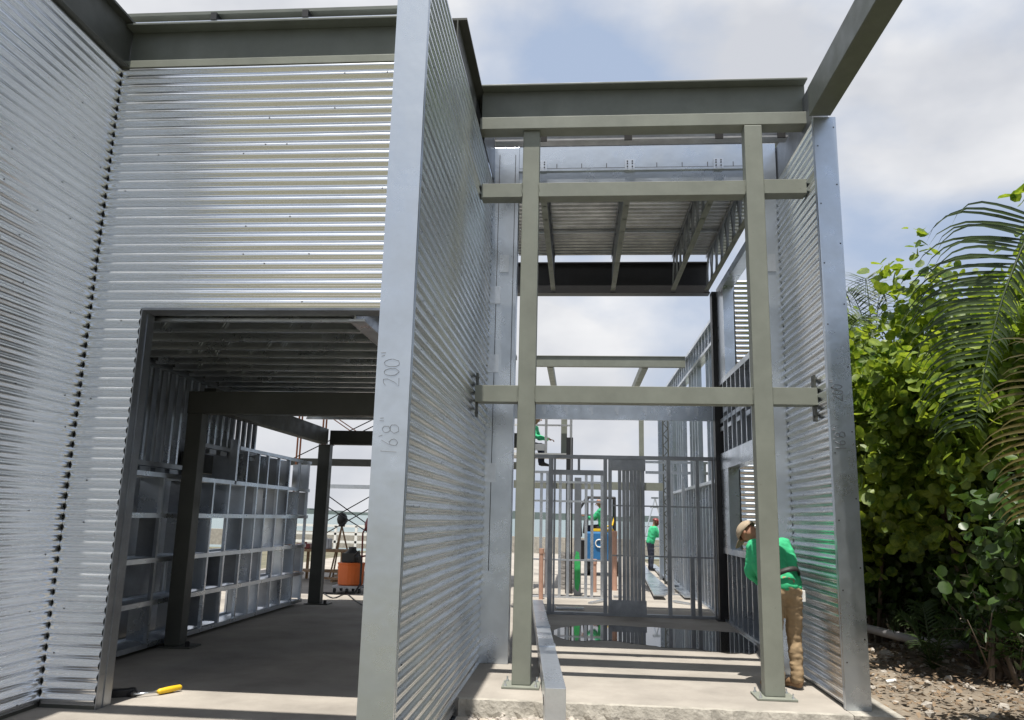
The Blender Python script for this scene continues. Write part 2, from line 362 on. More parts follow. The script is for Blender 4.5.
# the fin between both bays
t = thing('ribbed_wall', (-1.13, 7, 0), 'tall ribbed galvanised wall end between the two bays, marked 200 on its flat edge', 'wall')
corr(MB(), (-1.099, 4.945, -.14), (0, 1, 0), 4.30, -.14, ZT, (1, 0, 0), seed=4).build('ribbed_sheet', ['corr', 'screw'], t)
corr(MB(), (-1.262, 6.5, 0), (0, -1, 0), 1.54, -.0, ZT, (-1, 0, 0), seed=5).build('ribbed_sheet', ['corr', 'screw'], t)
MB().box(-1.258, -1.104, 4.96, 9.46, -.16, ZT-.01).build('wall_core', 'blackp', t)
e = MB(); e.box(-1.292, -1.072, 4.90, 4.942, -.2, ZT+.02); e.box(-1.075, -1.070, 4.942, 4.965, -.2, ZT+.02)
cap = e.build('end_cap', 'trim', t)
def scrawl(strokes, org, ux, uz, s, y, parent, r=.0028):
    mb = MB()
    jr = random.Random(int(s*1000)+len(strokes)+int(y*10))
    for st in strokes:
        st = [(a+jr.uniform(-.035, .035), b+jr.uniform(-.035, .035)) for a, b in st]
        mb.tube([Vector((org[0]+(a*ux[0]+b*uz[0])*s, y, org[1]+(a*ux[1]+b*uz[1])*s)) for a, b in st], r, 5)
    return mb.build('marker_writing', 'ink', parent)
def circ(cx, cy, rx, ry, n=12, a0=0, a1=6.283): return [(cx+rx*math.cos(a0+(a1-a0)*i/n), cy+ry*math.sin(a0+(a1-a0)*i/n)) for i in range(n+1)]
TXT_200 = [[(0, .8), (.15, 1), (.4, .95), (.42, .7), (.2, .3), (0, 0), (.5, .05)], circ(.85, .5, .2, .48), circ(1.4, .5, .22, .48), [(1.85, 1.2), (1.9, .95)], [(2.0, 1.2), (2.05, .95)]]
TXT_168 = [[(0, 1), (0, 0)], [(.65, 1), (.4, .5), (.35, .2)], circ(.55, .25, .2, .25), [(.9, 1.2), (.92, .95)], circ(1.35, .25, .26, .27), circ(1.32, .75, .2, .23), [(1.8, 1.2), (1.82, .95)], [(1.95, 1.2), (1.97, .95)]]
# writing runs up the plate: text x -> world z, text y -> world -x
scrawl(TXT_200, (-1.14, 2.41), (0, 1), (-1, 0), .105, 4.898, t, .0017)
scrawl(TXT_168, (-1.13, 1.99), (0.02, 1), (-1, 0.03), .105, 4.898, t, .0017)
MB().box(-1.30, -1.06, 4.89, 9.26, -.2, -.162).build('base_track', 'dstud', t)
# right fin
t = thing('ribbed_wall', (2.48, 8.4, 0), 'ribbed galvanised wall end at the right of the tall bay, beside the bushes', 'wall')
corr(MB(), (2.402, 9.25, 0), (0, -1, 0), 1.56, .02, 5.66, (-1, 0, 0), seed=6).build('ribbed_sheet', ['corr', 'screw'], t)
corr(MB(), (2.572, 7.69, 0), (0, 1, 0), 1.56, .02, 5.66, (1, 0, 0), seed=7).build('ribbed_sheet', ['corr', 'screw'], t)
MB().box(2.41, 2.565, 7.70, 9.25, 0.004, 5.65).build('wall_core', 'blackp', t)
e = MB(); e.box(2.372, 2.592, 7.645, 7.687, 0.006, 5.68); e.box(2.370, 2.376, 7.687, 7.705, .006, 5.68)
for q in np.arange(.4, 5.6, .62): e.box(2.395, 2.407, 7.641, 7.646, q, q+.012, 1); e.box(2.56, 2.572, 7.641, 7.646, q+.2, q+.212, 1)
e.build('end_cap', ['trim', 'screw'], t)
scrawl(TXT_200, (2.50, 2.76), (0, 1), (-1, 0), .095, 7.641, t, .0036)
scrawl(TXT_168, (2.50, 2.31), (0, 1), (-1, 0), .095, 7.641, t, .0036)

# ------------------------------------------------------------------ steel beams
def ibeam_x(mb, x0, x1, yf, z0, z1, fl=.2, tf=.022, tube=.14, tw=.012, rec=.085):
    """beam across: square tube below, recessed web, top flange"""
    mb.box(x0, x1, yf, yf+fl, z0, z0+tube)
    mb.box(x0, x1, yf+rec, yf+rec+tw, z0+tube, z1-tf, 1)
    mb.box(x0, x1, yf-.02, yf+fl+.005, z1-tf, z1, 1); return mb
def single(mb, name, m, label, cat, loc, group=None, **k):
    o = mb.build(name, m, loc=loc, **k); tag(o, label, cat, group); return o
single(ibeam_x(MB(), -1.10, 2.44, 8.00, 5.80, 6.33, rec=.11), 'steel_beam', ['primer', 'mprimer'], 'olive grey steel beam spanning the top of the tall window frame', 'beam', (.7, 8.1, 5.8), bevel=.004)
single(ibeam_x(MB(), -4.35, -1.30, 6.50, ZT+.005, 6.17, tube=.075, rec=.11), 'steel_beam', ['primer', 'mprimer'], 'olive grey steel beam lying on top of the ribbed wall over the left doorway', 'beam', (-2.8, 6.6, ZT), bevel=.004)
def ibeam_y(mb, x, y0, y1, z0, z1, fl=.2, tf=.022, side=1, rec=.07):
    mb.box(x-fl/2, x+fl/2, y0, y1, z0, z0+tf); mb.box(x-fl/2, x+fl/2, y0, y1, z1-tf, z1)
    mb.box(x-.006, x+.006, y0, y1, z0+tf, z1-tf); return mb
single(ibeam_y(MB(), -4.36, 4.2, 6.72, ZT+.008, 6.20, fl=.16), 'steel_beam', 'dprimer', 'dark steel beam on top of the long ribbed wall at the far left', 'beam', (-4.42, 5.5, ZT))
single(ibeam_y(MB(), -1.18, 6.75, 9.45, ZT+.03, 6.31, fl=.18), 'steel_beam', 'dprimer', 'dark steel beam on top of the ribbed wall end between the bays', 'beam', (-1.1, 7.3, ZT))
b = MB(); b.box(2.335, 2.55, 3.2, 7.66, 5.70, 6.02)
single(b, 'steel_beam', 'mprimer', 'square steel beam coming overhead from the right wall end towards the camera', 'beam', (2.48, 5.5, 5.7), bevel=.006)
b = MB(); b.box(-4.27, -1.30, 4.98, 5.17, 5.77, 6.2)
single(b, 'steel_beam', 'primer', 'steel beam tying the two ribbed walls of the left bay overhead', 'beam', (-2.8, 5.1, 5.8))
single(MB().box(2.41, 2.57, 7.8, 9.45, 5.69, 6.15), 'box_beam', 'dstud', 'dull grey box beam lying on top of the right wall end', 'beam', (2.49, 8.5, 5.69))
single(MB().box(-1.085, -1.075, 8.22, 9.25, 5.76, 6.28), 'cover_plate', 'dstud', 'dull grey cover plate on the beam side behind the top left of the window frame', 'cover plate', (-1.08, 8.7, 5.76))
# coping rail above left beam
t = thing('roof_rail', (-2.8, 6.8, 6.2), 'thin double metal rail along the roof edge above the left doorway', 'rail')
MB().box(-4.9, -1.3, 6.74, 6.84, 6.175, 6.36).build('lower_rail', 'stud', t)
MB().box(-4.9, -1.3, 6.76, 6.86, 6.441, 6.475).build('upper_rail', 'mprimer', t)
for x in (-3.62, -2.69): MB().box(x-.03, x+.03, 6.73, 6.875, 6.36, 6.44).build('bracket', 'blackp', t)

# ------------------------------------------------------------------ tall window frame (posts and transoms)
t = thing('window_frame', (.65, 8.1, 0), 'tall olive grey steel frame of two posts and two crossbars in the right bay', 'window frame')
YF = 8.03
for x0, x1, yo in ((-.622, -.44, .02), (1.757, 1.942, -.03)):
    p = MB().box(x0, x1, YF+yo, YF+.16+yo, .022, 5.795).build('post', 'primer', t, bevel=.008)
    bp = MB().box(x0-.09, x1+.09, YF+yo-.09, YF+yo+.23, .0015, .021)
    bp.build('base_plate', 'primer', p, bevel=.003)
    bo = MB()
    for ex in (x0-.055, x1+.055):
        for ey in (YF+yo-.055, YF+yo+.19): bo.lathe((ex, ey, .021), [(.016, 0), (.016, .014), (.008, .015), (.008, .045)], 6)
    bo.build('anchor_bolts', 'stud', p)
for z0, z1 in ((5.02, 5.178), (2.772, 2.945)):
    q = MB(); q.box(-1.068, -.624, YF+.018, YF+.19, z0, z1); q.box(-.438, 1.755, YF+.012, YF+.18, z0, z1); q.box(1.944, 2.385, YF-.01, YF+.16, z0, z1)
    for xw in (-.623, -.439, 1.756, 1.943):          # weld beads where bars meet posts
        q.tube([(xw+rnd.uniform(-.003, .003), YF+.012+(.0 if xw < 1 else -.02), z0+(z1-z0)*k/6) for k in range(7)], [.005+rnd.uniform(0, .003) for _ in range(7)], 6)
    q.build('transom', 'primer', t, bevel=.006)
for x, y in ((-1.055, YF+.05), (2.37, YF+.02)):
    q = MB(); q.box(x-.01, x+.01, y, y+.10, 2.62, 3.08)
    for z in (2.65, 3.02): q.box(x-.018, x+.018, y+.03, y+.055, z, z+.025)
    q.build('wall_bracket', 'dprimer', t)

# ------------------------------------------------------------------ inner portal and roof of the tall bay
t = thing('stud_portal', (.7, 9.3, 0), 'galvanised flat-faced portal of two jambs and a wide header behind the window frame', 'wall frame')
for x0, x1, s in ((-1.10, -.76, 1), (2.10, 2.395, -1)):
    q = MB(); q.box(x0, x1, 9.255, 9.45, 0.002, 6.2)
    q.box(x0+.09, x0+.098, 9.251, 9.256, 1.0, 6.1, 1)
    q.box((x1-.05) if s > 0 else (x0+.04), (x1-.042) if s > 0 else (x0+.048), 9.251, 9.256, 3.0, 6.1, 1)
    q.build('jamb', ['trim', 'screw'], t, bevel=.004)
    for z in (2.0, 3.3, 4.55, 4.15): MB().box(x0+.02+.11*(z > 4.3), x0+.15+.09*(z > 4.3), 9.245, 9.254, z, z+.22).build('splice_plate', 'stud', t)
q = MB(); q.box(-.757, 2.097, 9.26, 9.44, 5.69, 6.2); q.box(-.757, 2.097, 9.235, 9.262, 5.865, 5.895, 0); q.box(-.757, 2.097, 9.235, 9.262, 5.69, 5.70)
q.box(-.757, 2.097, 9.256, 9.261, 5.905, 5.912, 1)
for x in np.arange(-.6, 2.1, .31): q.box(x, x+.008, 9.255, 9.26, 5.90, 5.97, 1)
q.build('header', ['trim', 'screw'], t)
TX = [-.47, .62, 1.70, 2.30]
for x in TX[:3]:
    q = MB(); q.box(x-.06, x+.06, 9.22, 9.258, 5.86, 6.0)
    for a in (-.03, .03):
        for z in (5.90, 5.94, 5.97): q.box(x+a-.008, x+a+.008, 9.212, 9.22, z, z+.012, 1)
    q.build('hanger_plate', ['stud', 'screw'], t)
# thin ribbed closure between beam and header
t = thing('closure_strip', (.7, 8.68, 5.95), 'thin ribbed closure strip with black blocks under the top beam of the tall bay', 'trim')
q = MB(); q.box(-1.0, 2.38, 8.60, 8.74, 5.955, 5.975); q.box(-1.0, 2.38, 8.62, 8.70, 6.02, 6.05); q.box(-1, 2.38, 8.70, 8.76, 6.08, 6.10)
q.build('strip', 'deck', t)
for x in (-.43, .56, 1.6, 2.3): MB().box(x-.045, x+.045, 8.58, 8.60, 5.94, 6.08).build('spacer_block', 'blackr', t)
# roof: ribbed deck on trusses
t = thing('roof_deck', (.7, 11.6, 6.3), 'ribbed steel roof deck with open trusses over the tall bay', 'roof')
vs = []; fs = []; y = 9.30; j = 0; seq = [(0, 0), (.03, 0), (.012, .04), (.035, 0), (.011, -.04)]
ys = []; yy = 9.25
while yy < 13.75:
    for dy, dz in ((0, 0), (.062, 0), (.014, .038), (.062, 0), (.014, -.038)):
        yy += dy; ys.append((yy, (ys[-1][1] if ys else 6.32)+dz))
for a, z in ys: vs += [(-1.1, a, z), (.6, a, z+.003), (2.6, a, z)]
for i in range(len(ys)-1):
    for k in (0, 1): fs.append((i*3+k, i*3+3+k, i*3+4+k, i*3+1+k))
MB().add(vs, fs).build('deck_sheet', 'deck', t)
MB().box(-1.1, 2.6, 9.3, 13.7, 6.40, 6.44).build('deck_topping', 'kerb', t)
for x in TX:
    q = MB(); za, zb = 5.705, 6.30; mi_ = 1
    for dx, mi in ((0, 0),):
        q.box(x-.04, x+.04, 9.46, 13.98, za, za+.012, 1); q.box(x+.034, x+.04, 9.46, 13.98, za+.012, za+.07)
        q.box(x-.04, x+.04, 9.46, 13.75, zb-.012, zb); q.box(x-.04, x-.034, 9.46, 13.75, zb-.07, zb-.012)
    n = 9; yy = [9.5+(13.9-9.5)*i/n for i in range(n+1)]
    for i in range(n):
        q.bar((x+.02, yy[i], za+.02), (x+.02, (yy[i]+yy[i+1])/2, zb-.02), .03, .035); q.bar((x-.01, (yy[i]+yy[i+1])/2, zb-.02), (x-.01, yy[i+1], za+.02), .03, .035)
        q.box(x-.015, x+.02, yy[i]-.02, yy[i]+.02, za, zb)
    q.build('truss', ['dstud', 'primer'], t)
for a in ((10.6, 10.62, 6.16, 6.18), (12.5, 12.54, 6.27, 6.3)): MB().box(-.8, 2.3, *a).build('bracing_strap', 'stud', t)
# back beam, its shaded primer painted as black, and black post
q = MB(); q.box(-1.4, 2.36, 13.99, 14.2, 5.66, 5.685); q.box(-1.4, 2.36, 14.09, 14.102, 5.685, 6.235); q.box(-1.4, 2.36, 13.99, 14.2, 6.235, 6.255)
single(q, 'steel_beam', 'blackp', 'deep dark steel beam carrying the back ends of the roof trusses', 'beam', (.7, 14.1, 5.66))
q = MB(); q.box(2.37, 2.55, 13.9, 14.1, 0.02, 5.66); q.box(2.33, 2.59, 13.86, 14.14, 0.001, .02)
single(q, 'steel_post', 'blackp', 'black steel post at the back corner of the tall bay', 'post', (2.46, 14, 0))

# ------------------------------------------------------------------ right stud wall of the tall bay, with windows
def stud(q, x0, x1, y, z0, z1, w=.045):      # C stud, open to the side
    q.box(x0, x1, y, y+.006, z0, z1); q.box(x0, x0+.006, y+.006, y+w, z0, z1); q.box(x1-.006, x1, y+.006, y+w, z0, z1)
t = thing('stud_wall', (2.55, 11.6, 0), 'galvanised stud wall with two window openings along the right of the tall bay', 'wall frame')
XA, XB = 2.45, 2.62
for y in np.arange(9.55, 13.85, .36):
    segs = [(.04, 1.10)] if True else []
    q = MB(); stud(q, XA, XB, y, .04, 1.10); q.build('stud', 'stud', t)
    q = MB(); stud(q, XA, XB, y, 2.76, 3.93); q.build('stud', 'stud', t)
q = MB()
for z0, z1 in ((.002, .04), (1.10, 1.19), (3.93, 4.02), (5.55, 5.69)): q.box(XA-.004, XB+.004, 9.46, 13.88, z0, z1)
q.build('rail', 'stud', t)
MB().box(XA-.01, XB+.01, 9.46, 13.87, 2.48, 2.755).build('window_header', 'trim', t)
q = MB()
for z in (3.28, 3.42):
    for k, y in enumerate(np.arange(9.6, 13.8, .36)): q.box(XA+.002, XA+.06, y+.05, y+.31, z-.14*(k % 2), z-.14*(k % 2)+.07)
q.build('blocking', 'stud', t)
for z0, z1 in ((1.19, 2.48), (4.02, 5.55)):
    q = MB(); q.box(XA, XB, 13.25, 13.3, z0, z1); q.box(XA, XA+.01, 13.3, 13.88, z0, z1); q.build('window_jamb', 'trim', t)
    q = MB(); q.box(XA, XB, 9.9, 9.95, z0, z1); q.box(XA, XA+.01, 9.46, 9.9, z0, z1); q.build('window_jamb', 'trim', t)
q = MB()
corr(q, (2.64, 9.46, 0), (0, 1, 0), 4.4, .02, 1.15, (1, 0, 0), seed=11, screws=False)
corr(q, (2.64, 9.46, 0), (0, 1, 0), 4.4, 2.55, 3.98, (1, 0, 0), seed=12, screws=False)
q.box(2.628, 2.632, 9.46, 13.88, .02, 1.1, 1); q.box(2.628, 2.632, 9.46, 13.88, 2.6, 3.95, 1)
q.build('outer_sheet', ['corr', 'blackp'], t)
t = thing('ribbed_wall', (3.2, 13.5, 0), 'ribbed galvanised return wall seen outside the window openings on the right', 'wall')
corr(MB(), (2.66, 13.35, 0), (1, 0, 0), 1.0, .02, 5.7, (0, -1, 0), seed=13, screws=False).build('ribbed_sheet', ['corr', 'screw'], t)
MB().box(2.66, 3.66, 13.356, 13.52, 0, 5.69).build('wall_core', 'stud', t)

# stud wall continuing to the back on the right
t = thing('stud_wall', (2.55, 19, 0), 'long stud wall with open top truss running to the back on the right', 'wall frame')
for i, y in enumerate(np.arange(14.35, 24.2, .40)):
    q = MB()
    if i in (4, 5, 10, 11, 16): stud(q, 2.50, 2.60, y, .04, 2.3); stud(q, 2.50, 2.60, y, 4.86, 5.3)
    else: stud(q, 2.50, 2.60, y, .04, 4.86); stud(q, 2.50, 2.60, y, 4.88, 5.28)
    q.build('stud', 'stud', t)
q = MB()
for z0, z1 in ((.002, .04), (2.3, 2.36), (4.84, 4.9), (5.28, 5.34)): q.box(2.455, 2.625, 14.2, 24.3, z0, z1)
for k in range(26):
    y = 14.3+k*.38; q.bar((2.54, y, 4.9), (2.54, y+.19, 5.28), .03); q.bar((2.54, y+.19, 5.28), (2.54, y+.38, 4.9), .03)
q.build('rail', 'stud', t)
q = MB(); corr(q, (2.66, 17.6, 0), (0, 1, 0), 1.3, .02, 4.86, (1, 0, 0), seed=14, screws=False)
q.build('outer_sheet', ['corr', 'screw'], t)
# lattice post beside it
t = thing('lattice_post', (2.3, 21.5, 0), 'slim black lattice post by the far stud wall', 'post')
q = MB(); a = W(664, 500, 21.5); x = a.x
q.box(x-.02, x+.01, 21.5, 21.53, 0, 4.6); q.box(x+.12, x+.15, 21.5, 21.53, 0, 4.6)
for z in np.arange(0, 4.4, .3): q.bar((x, 21.515, z), (x+.13, 21.515, z+.15), .02); q.bar((x+.13, 21.515, z+.15), (x, 21.515, z+.3), .02)
q.build('lattice', 'dprimer', t)
# grey girt in the sky gap with two rafters behind
q = MB(); q.box(-1.3, 2.44, 18.0, 18.14, 5.07, 5.30); q.box(-1.3, 2.44, 17.98, 18.16, 5.30, 5.315)
single(q, 'steel_beam', 'primer', 'grey steel beam crossing the sky in the upper half of the window frame', 'beam', (.6, 18, 5.07))
for x, lb in ((W(550, 372, 18.2).x, 'left'), (W(645, 372, 18.2).x, 'right')):
    q = MB(); q.box(x-.07, x+.07, 18.17, 22.6, 5.06, 5.24)
    single(q, 'steel_beam', 'primer', 'short olive steel rafter running back from the grey cross beam, the one on the %s' % lb, 'beam', (x, 18.2, 5.06), group='rafters behind the cross beam')
q = MB(); q.box(-1.4, 2.44, 22.61, 22.8, 4.86, 5.05)
single(q, 'steel_beam', 'primer', 'farthest olive cross beam hidden by the lower window crossbar', 'beam', (.6, 22.7, 4.86))
# lower header spanning at the ceiling line of the back rooms
t = thing('track_header', (.8, 14.15, 3.4), 'galvanised box header with clips just below the lower crossbar', 'header')
q = MB(); q.box(-1.3, 2.36, 14.11, 14.3, 3.37, 3.62); q.box(-1.3, 2.36, 14.08, 14.12, 3.35, 3.38); q.build('header', 'trim', t)
for x in (-.6, -.2, .25, .7, 1.2, 1.62, 1.95, 2.1): q = MB(); q.box(x-.02, x+.02, 14.095, 14.11, 3.44, 3.58); q.box(x-.05, x-.02, 14.095, 14.11, 3.5, 3.58); q.build('clip', 'stud', t)

# ------------------------------------------------------------------ inner partition with the bundled studs
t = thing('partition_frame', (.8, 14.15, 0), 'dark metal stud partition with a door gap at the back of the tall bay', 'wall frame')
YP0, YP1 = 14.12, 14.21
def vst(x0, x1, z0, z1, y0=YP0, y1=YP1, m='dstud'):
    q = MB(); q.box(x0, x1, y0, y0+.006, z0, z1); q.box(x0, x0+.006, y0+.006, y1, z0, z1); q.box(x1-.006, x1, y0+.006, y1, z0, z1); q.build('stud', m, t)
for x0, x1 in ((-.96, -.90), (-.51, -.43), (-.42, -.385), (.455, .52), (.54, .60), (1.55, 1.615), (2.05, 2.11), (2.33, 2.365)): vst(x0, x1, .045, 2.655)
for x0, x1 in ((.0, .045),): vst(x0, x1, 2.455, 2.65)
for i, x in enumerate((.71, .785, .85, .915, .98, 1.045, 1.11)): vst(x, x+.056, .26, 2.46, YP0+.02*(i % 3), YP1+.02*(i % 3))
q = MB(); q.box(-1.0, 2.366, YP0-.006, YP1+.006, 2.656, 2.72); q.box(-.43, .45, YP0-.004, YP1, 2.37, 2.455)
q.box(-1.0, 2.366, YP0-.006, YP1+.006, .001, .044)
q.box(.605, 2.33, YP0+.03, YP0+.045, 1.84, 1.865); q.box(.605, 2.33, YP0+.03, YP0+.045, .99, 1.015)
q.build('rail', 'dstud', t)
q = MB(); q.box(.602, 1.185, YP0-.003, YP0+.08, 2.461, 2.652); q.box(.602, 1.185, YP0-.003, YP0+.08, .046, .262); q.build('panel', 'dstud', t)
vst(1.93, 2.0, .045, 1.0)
# second frame behind
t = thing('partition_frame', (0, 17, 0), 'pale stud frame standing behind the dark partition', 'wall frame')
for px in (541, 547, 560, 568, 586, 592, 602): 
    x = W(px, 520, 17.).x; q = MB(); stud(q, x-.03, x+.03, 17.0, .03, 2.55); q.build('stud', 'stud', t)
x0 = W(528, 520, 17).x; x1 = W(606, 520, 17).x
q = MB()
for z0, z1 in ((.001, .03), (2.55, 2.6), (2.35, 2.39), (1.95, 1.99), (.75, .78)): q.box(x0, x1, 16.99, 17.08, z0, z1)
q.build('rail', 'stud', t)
t = thing('partition_frame', (1.9, 18.4, 0), 'pale stud frame with double top rail beside the far right stud wall', 'wall frame')
for px in (672, 684, 694, 706, 716):
    x = W(px, 520, 18.4).x; q = MB(); stud(q, x-.03, x+.03, 18.4, .03, 2.9); q.build('stud', 'stud', t)
x0 = W(646, 520, 18.4).x; x1 = W(716, 520, 18.4).x
q = MB(); q.box(x0, x1, 18.39, 18.47, 2.66, 2.72); q.box(x0, x1, 18.39, 18.47, 2.90, 2.95)
q.box(x0+.45, x1, 18.39, 18.47, .001, .03)
q.build('rail', 'stud', t)
# black steel post and green-sprayed stud
p = W(569, 500, 18)
q = MB(); q.box(p.x-.07, p.x+.03, 18, 18.15, 0, 3.42); q.box(p.x+.045, p.x+.08, 18, 18.15, 0, 3.42)
single(q, 'steel_post', 'blackp', 'black steel channel post standing up past the pale stud frame', 'post', (p.x, 18, 0))
p = W(577.5, 560, 17.6)
t = thing('spray_marked_post', (p.x, 17.6, 0), 'grey post with bright green spray paint near its foot', 'post')
MB().box(p.x-.075, p.x+.075, 17.6, 17.7, 0, 2.5).build('post', 'dstud', t)
MB().add([(p.x-.05, 17.595, .15), (p.x+.02, 17.595, .08), (p.x+.06, 17.595, .3), (p.x+.055, 17.595, .7), (p.x+.03, 17.595, .9), (p.x-.03, 17.595, .93), (p.x-.065, 17.595, .75), (p.x-.06, 17.595, .35)], [(0, 1, 2, 3, 4, 5, 6, 7)]).build('paint_patch', 'gpaint', t)
# olive beam, posts far
q = MB(); q.box(-1.6, 2.1, 20, 20.15, 2.34, 2.53); single(q, 'steel_beam', 'primer', 'low olive steel beam seen through the partition at head height', 'beam', (.3, 20, 2.34))
for px, w_, top, lb, m in ((642, .13, 4.9, 'slim olive steel post behind the partition panel reaching the cross beam', 'primer'), (661, .12, 4.85, 'wide grey galvanised post left of the far right stud wall', 'trim')):
    p = W(px, 500, 22.65 if px == 642 else 23); q = MB(); q.box(p.x-w_/2, p.x+w_/2, p.y-.04, p.y+.1, 0, top)
    single(q, 'steel_post', m, lb, 'post', (p.x, p.y, 0))
# raised platform with rail
a = W(533, 418, 18.5); bq = W(572, 456, 18.5)
t = thing('work_platform', ((a.x+bq.x)/2, 18.9, bq.z), 'white metal work platform with a guard rail above the pale stud frame', 'platform')
MB().box(a.x-.6, bq.x, 18.5, 19.6, bq.z, bq.z+.06).build('deck', 'white', t)
for px in (546, 571): x = W(px, 440, 18.5).x; MB().box(x-.03, x+.03, 18.5, 18.56, bq.z+.06, a.z+.15).build('guard_post', 'white', t)
x = W(564, 440, 18.6).x; MB().box(x-.07, x+.07, 18.6, 18.7, bq.z+.06, a.z+.2).build('guard_panel', 'primer', t)
q = MB(); z = W(550, 426, 18.5).z; q.box(a.x-.6, bq.x, 18.51, 18.55, z, z+.04); z = W(540, 446, 18.5).z; q.box(a.x-.6, a.x+.28, 18.51, 18.55, z-.1, z+.05); q.build('guard_rail', 'white', t)
for px in (534, 570): x = W(px, 470, 18.8).x; MB().box(x-.025, x+.025, 18.8, 18.85, 0, bq.z).build('leg', 'white', t)

# ------------------------------------------------------------------ box stud beam on the floor
P0 = WZ(545, 688, .22); P1 = WZ(566, 688, .22); Q0 = WZ(535, 600, .22); Q1 = WZ(540.5, 600, .22)
t = thing('steel_track', ((P0.x+P1.x)/2, P0.y, 0), 'long galvanised box track lying on the slab with its end hanging over the edge', 'steel track')
q = MB(); A = (P0+P1)/2; B = (Q0+Q1)/2; wd = (P1-P0).length; dz = Vector((0, 0, .155))
q.bar(A-dz, B-dz, wd, .31)
q.build('track', 'stud', t, bevel=.004)
q = MB(); dr = (B-A); nrm = Vector((-dr.y, dr.x, 0)).normalized()
for k in range(4):
    c = A+dr*(.04+k*.1)-dz+nrm*(wd/2+.002); q = MB(); q.bar(c+dr.normalized()*-.05, c+dr.normalized()*.05, .004, .07); q.build('punch_hole', 'blackr', t)
for k in (.3, .52):
    c = A+dr*k+Vector((0, 0, .004)); q = MB(); q.bar(c, c+dr*.03, wd+.012, .008); q.build('tie_plate', 'trim', t)

# ------------------------------------------------------------------ left room
t = thing('ceiling_joists', (-3, 10, 3.3), 'dark metal ceiling with parallel joists over the left room', 'ceiling')
XJ0, XJ1 = -5.0, -2.05
for i, y in enumerate(np.arange(6.78, 14.3, .41)):
    q = MB(); q.box(XJ0, XJ1, y, y+.05, 3.30, 3.312); q.box(XJ0, XJ1, y+.044, y+.05, 3.312, 3.5); q.box(XJ0, XJ1, y, y+.006, 3.312, 3.33)
    rr = random.Random(i)
    for k in range(5):
        x = XJ0+.3+rr.random()*2.5; q.bar((x, y+.02, 3.33), (x+.05, y+.02, 3.42), .012, .012)
    q.build('joist', 'stud', t)
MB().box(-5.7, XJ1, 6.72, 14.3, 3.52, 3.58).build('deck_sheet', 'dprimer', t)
q = MB(); q.box(-2.05, -1.9, 6.72, 14.3, 3.29, 3.31); q.box(-2.0, -1.985, 6.72, 14.3, 3.31, 3.53); q.box(-2.05, -1.9, 6.72, 14.3, 3.53, 3.55)
single(q, 'steel_beam', 'stud', 'galvanised trimmer beam closing the joists at the right of the left room ceiling', 'beam', (-2, 10, 3.3))
def boxbeam(label, x0, x1, y0, y1, z0, z1, m='dprimer'):
    q = MB(); q.box(x0, x1, y0, y1, z0, z1); return single(q, 'steel_beam', m, label, 'beam', ((x0+x1)/2, (y0+y1)/2, z0), bevel=.006)
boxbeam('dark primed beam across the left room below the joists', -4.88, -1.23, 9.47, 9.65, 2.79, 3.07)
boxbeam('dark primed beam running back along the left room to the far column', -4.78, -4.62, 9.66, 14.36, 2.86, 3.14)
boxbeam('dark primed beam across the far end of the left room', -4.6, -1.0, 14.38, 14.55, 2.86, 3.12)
boxbeam('distant thin dark beam beyond the far end of the left room', -7.5, -1.2, 20.0, 20.15, W(350, 466, 20).z, W(350, 459, 20).z)
for x0, x1, y0, zz, lb in ((-4.87, -4.68, 9.47, 2.79, 'near dark primed column standing on the left room floor'), (-4.80, -4.58, 14.37, 2.86, 'far dark primed column with a base plate at the back of the left room')):
    t = thing('steel_column', ((x0+x1)/2, y0+.09, 0), lb, 'column')
    MB().box(x0, x1, y0, y0+.18, .022, zz-.001).build('shaft', 'dprimer', t, bevel=.006)
    MB().box(x0-.05, x1+.16, y0-.06, y0+.24, .001, .021).build('base_plate', 'dprimer', t)
    q = MB(); q.lathe((x1+.1, y0, .021), [(.03, 0), (.03, .05), (.015, .06)], 6); q.build('anchor_bolt', 'blackp', t)

rr = random.Random(21)
q = MB(); pts = [WZ(*p, .012) for p in ((322, 592), (333, 598), (346, 594), (356, 601), (368, 606), (382, 600), (396, 604))]
sm_ = []
for i in range(len(pts)-1):
    for k in range(5):
        a_ = pts[max(i-1, 0)]; b_ = pts[i]; c_ = pts[i+1]; d_ = pts[min(i+2, len(pts)-1)]; f = k/5
        sm_.append(.5*((2*b_)+(c_-a_)*f+(2*a_-5*b_+4*c_-d_)*f*f+(3*b_-a_-3*c_+d_)*f**3))
q.tube(sm_, .012, 6); single(q, 'extension_cord', 'blackr', 'black cord snaking over the floor in front of the orange drum vacuum', 'cord', sm_[0], smooth=True)
q = MB(); q.box(-9, -1.7, 14.7, 21.5, 5.9, 6.0)  # out-of-view deck added to cast shade on the rear floor
for y in np.arange(15, 21.4, .6): q.box(-9, -1.7, y, y+.05, 5.7, 5.899)
single(q, 'roof_deck', 'dprimer', 'roof slab over the rear of the left side, above the scaffold', 'roof', (-5, 18, 5.7))
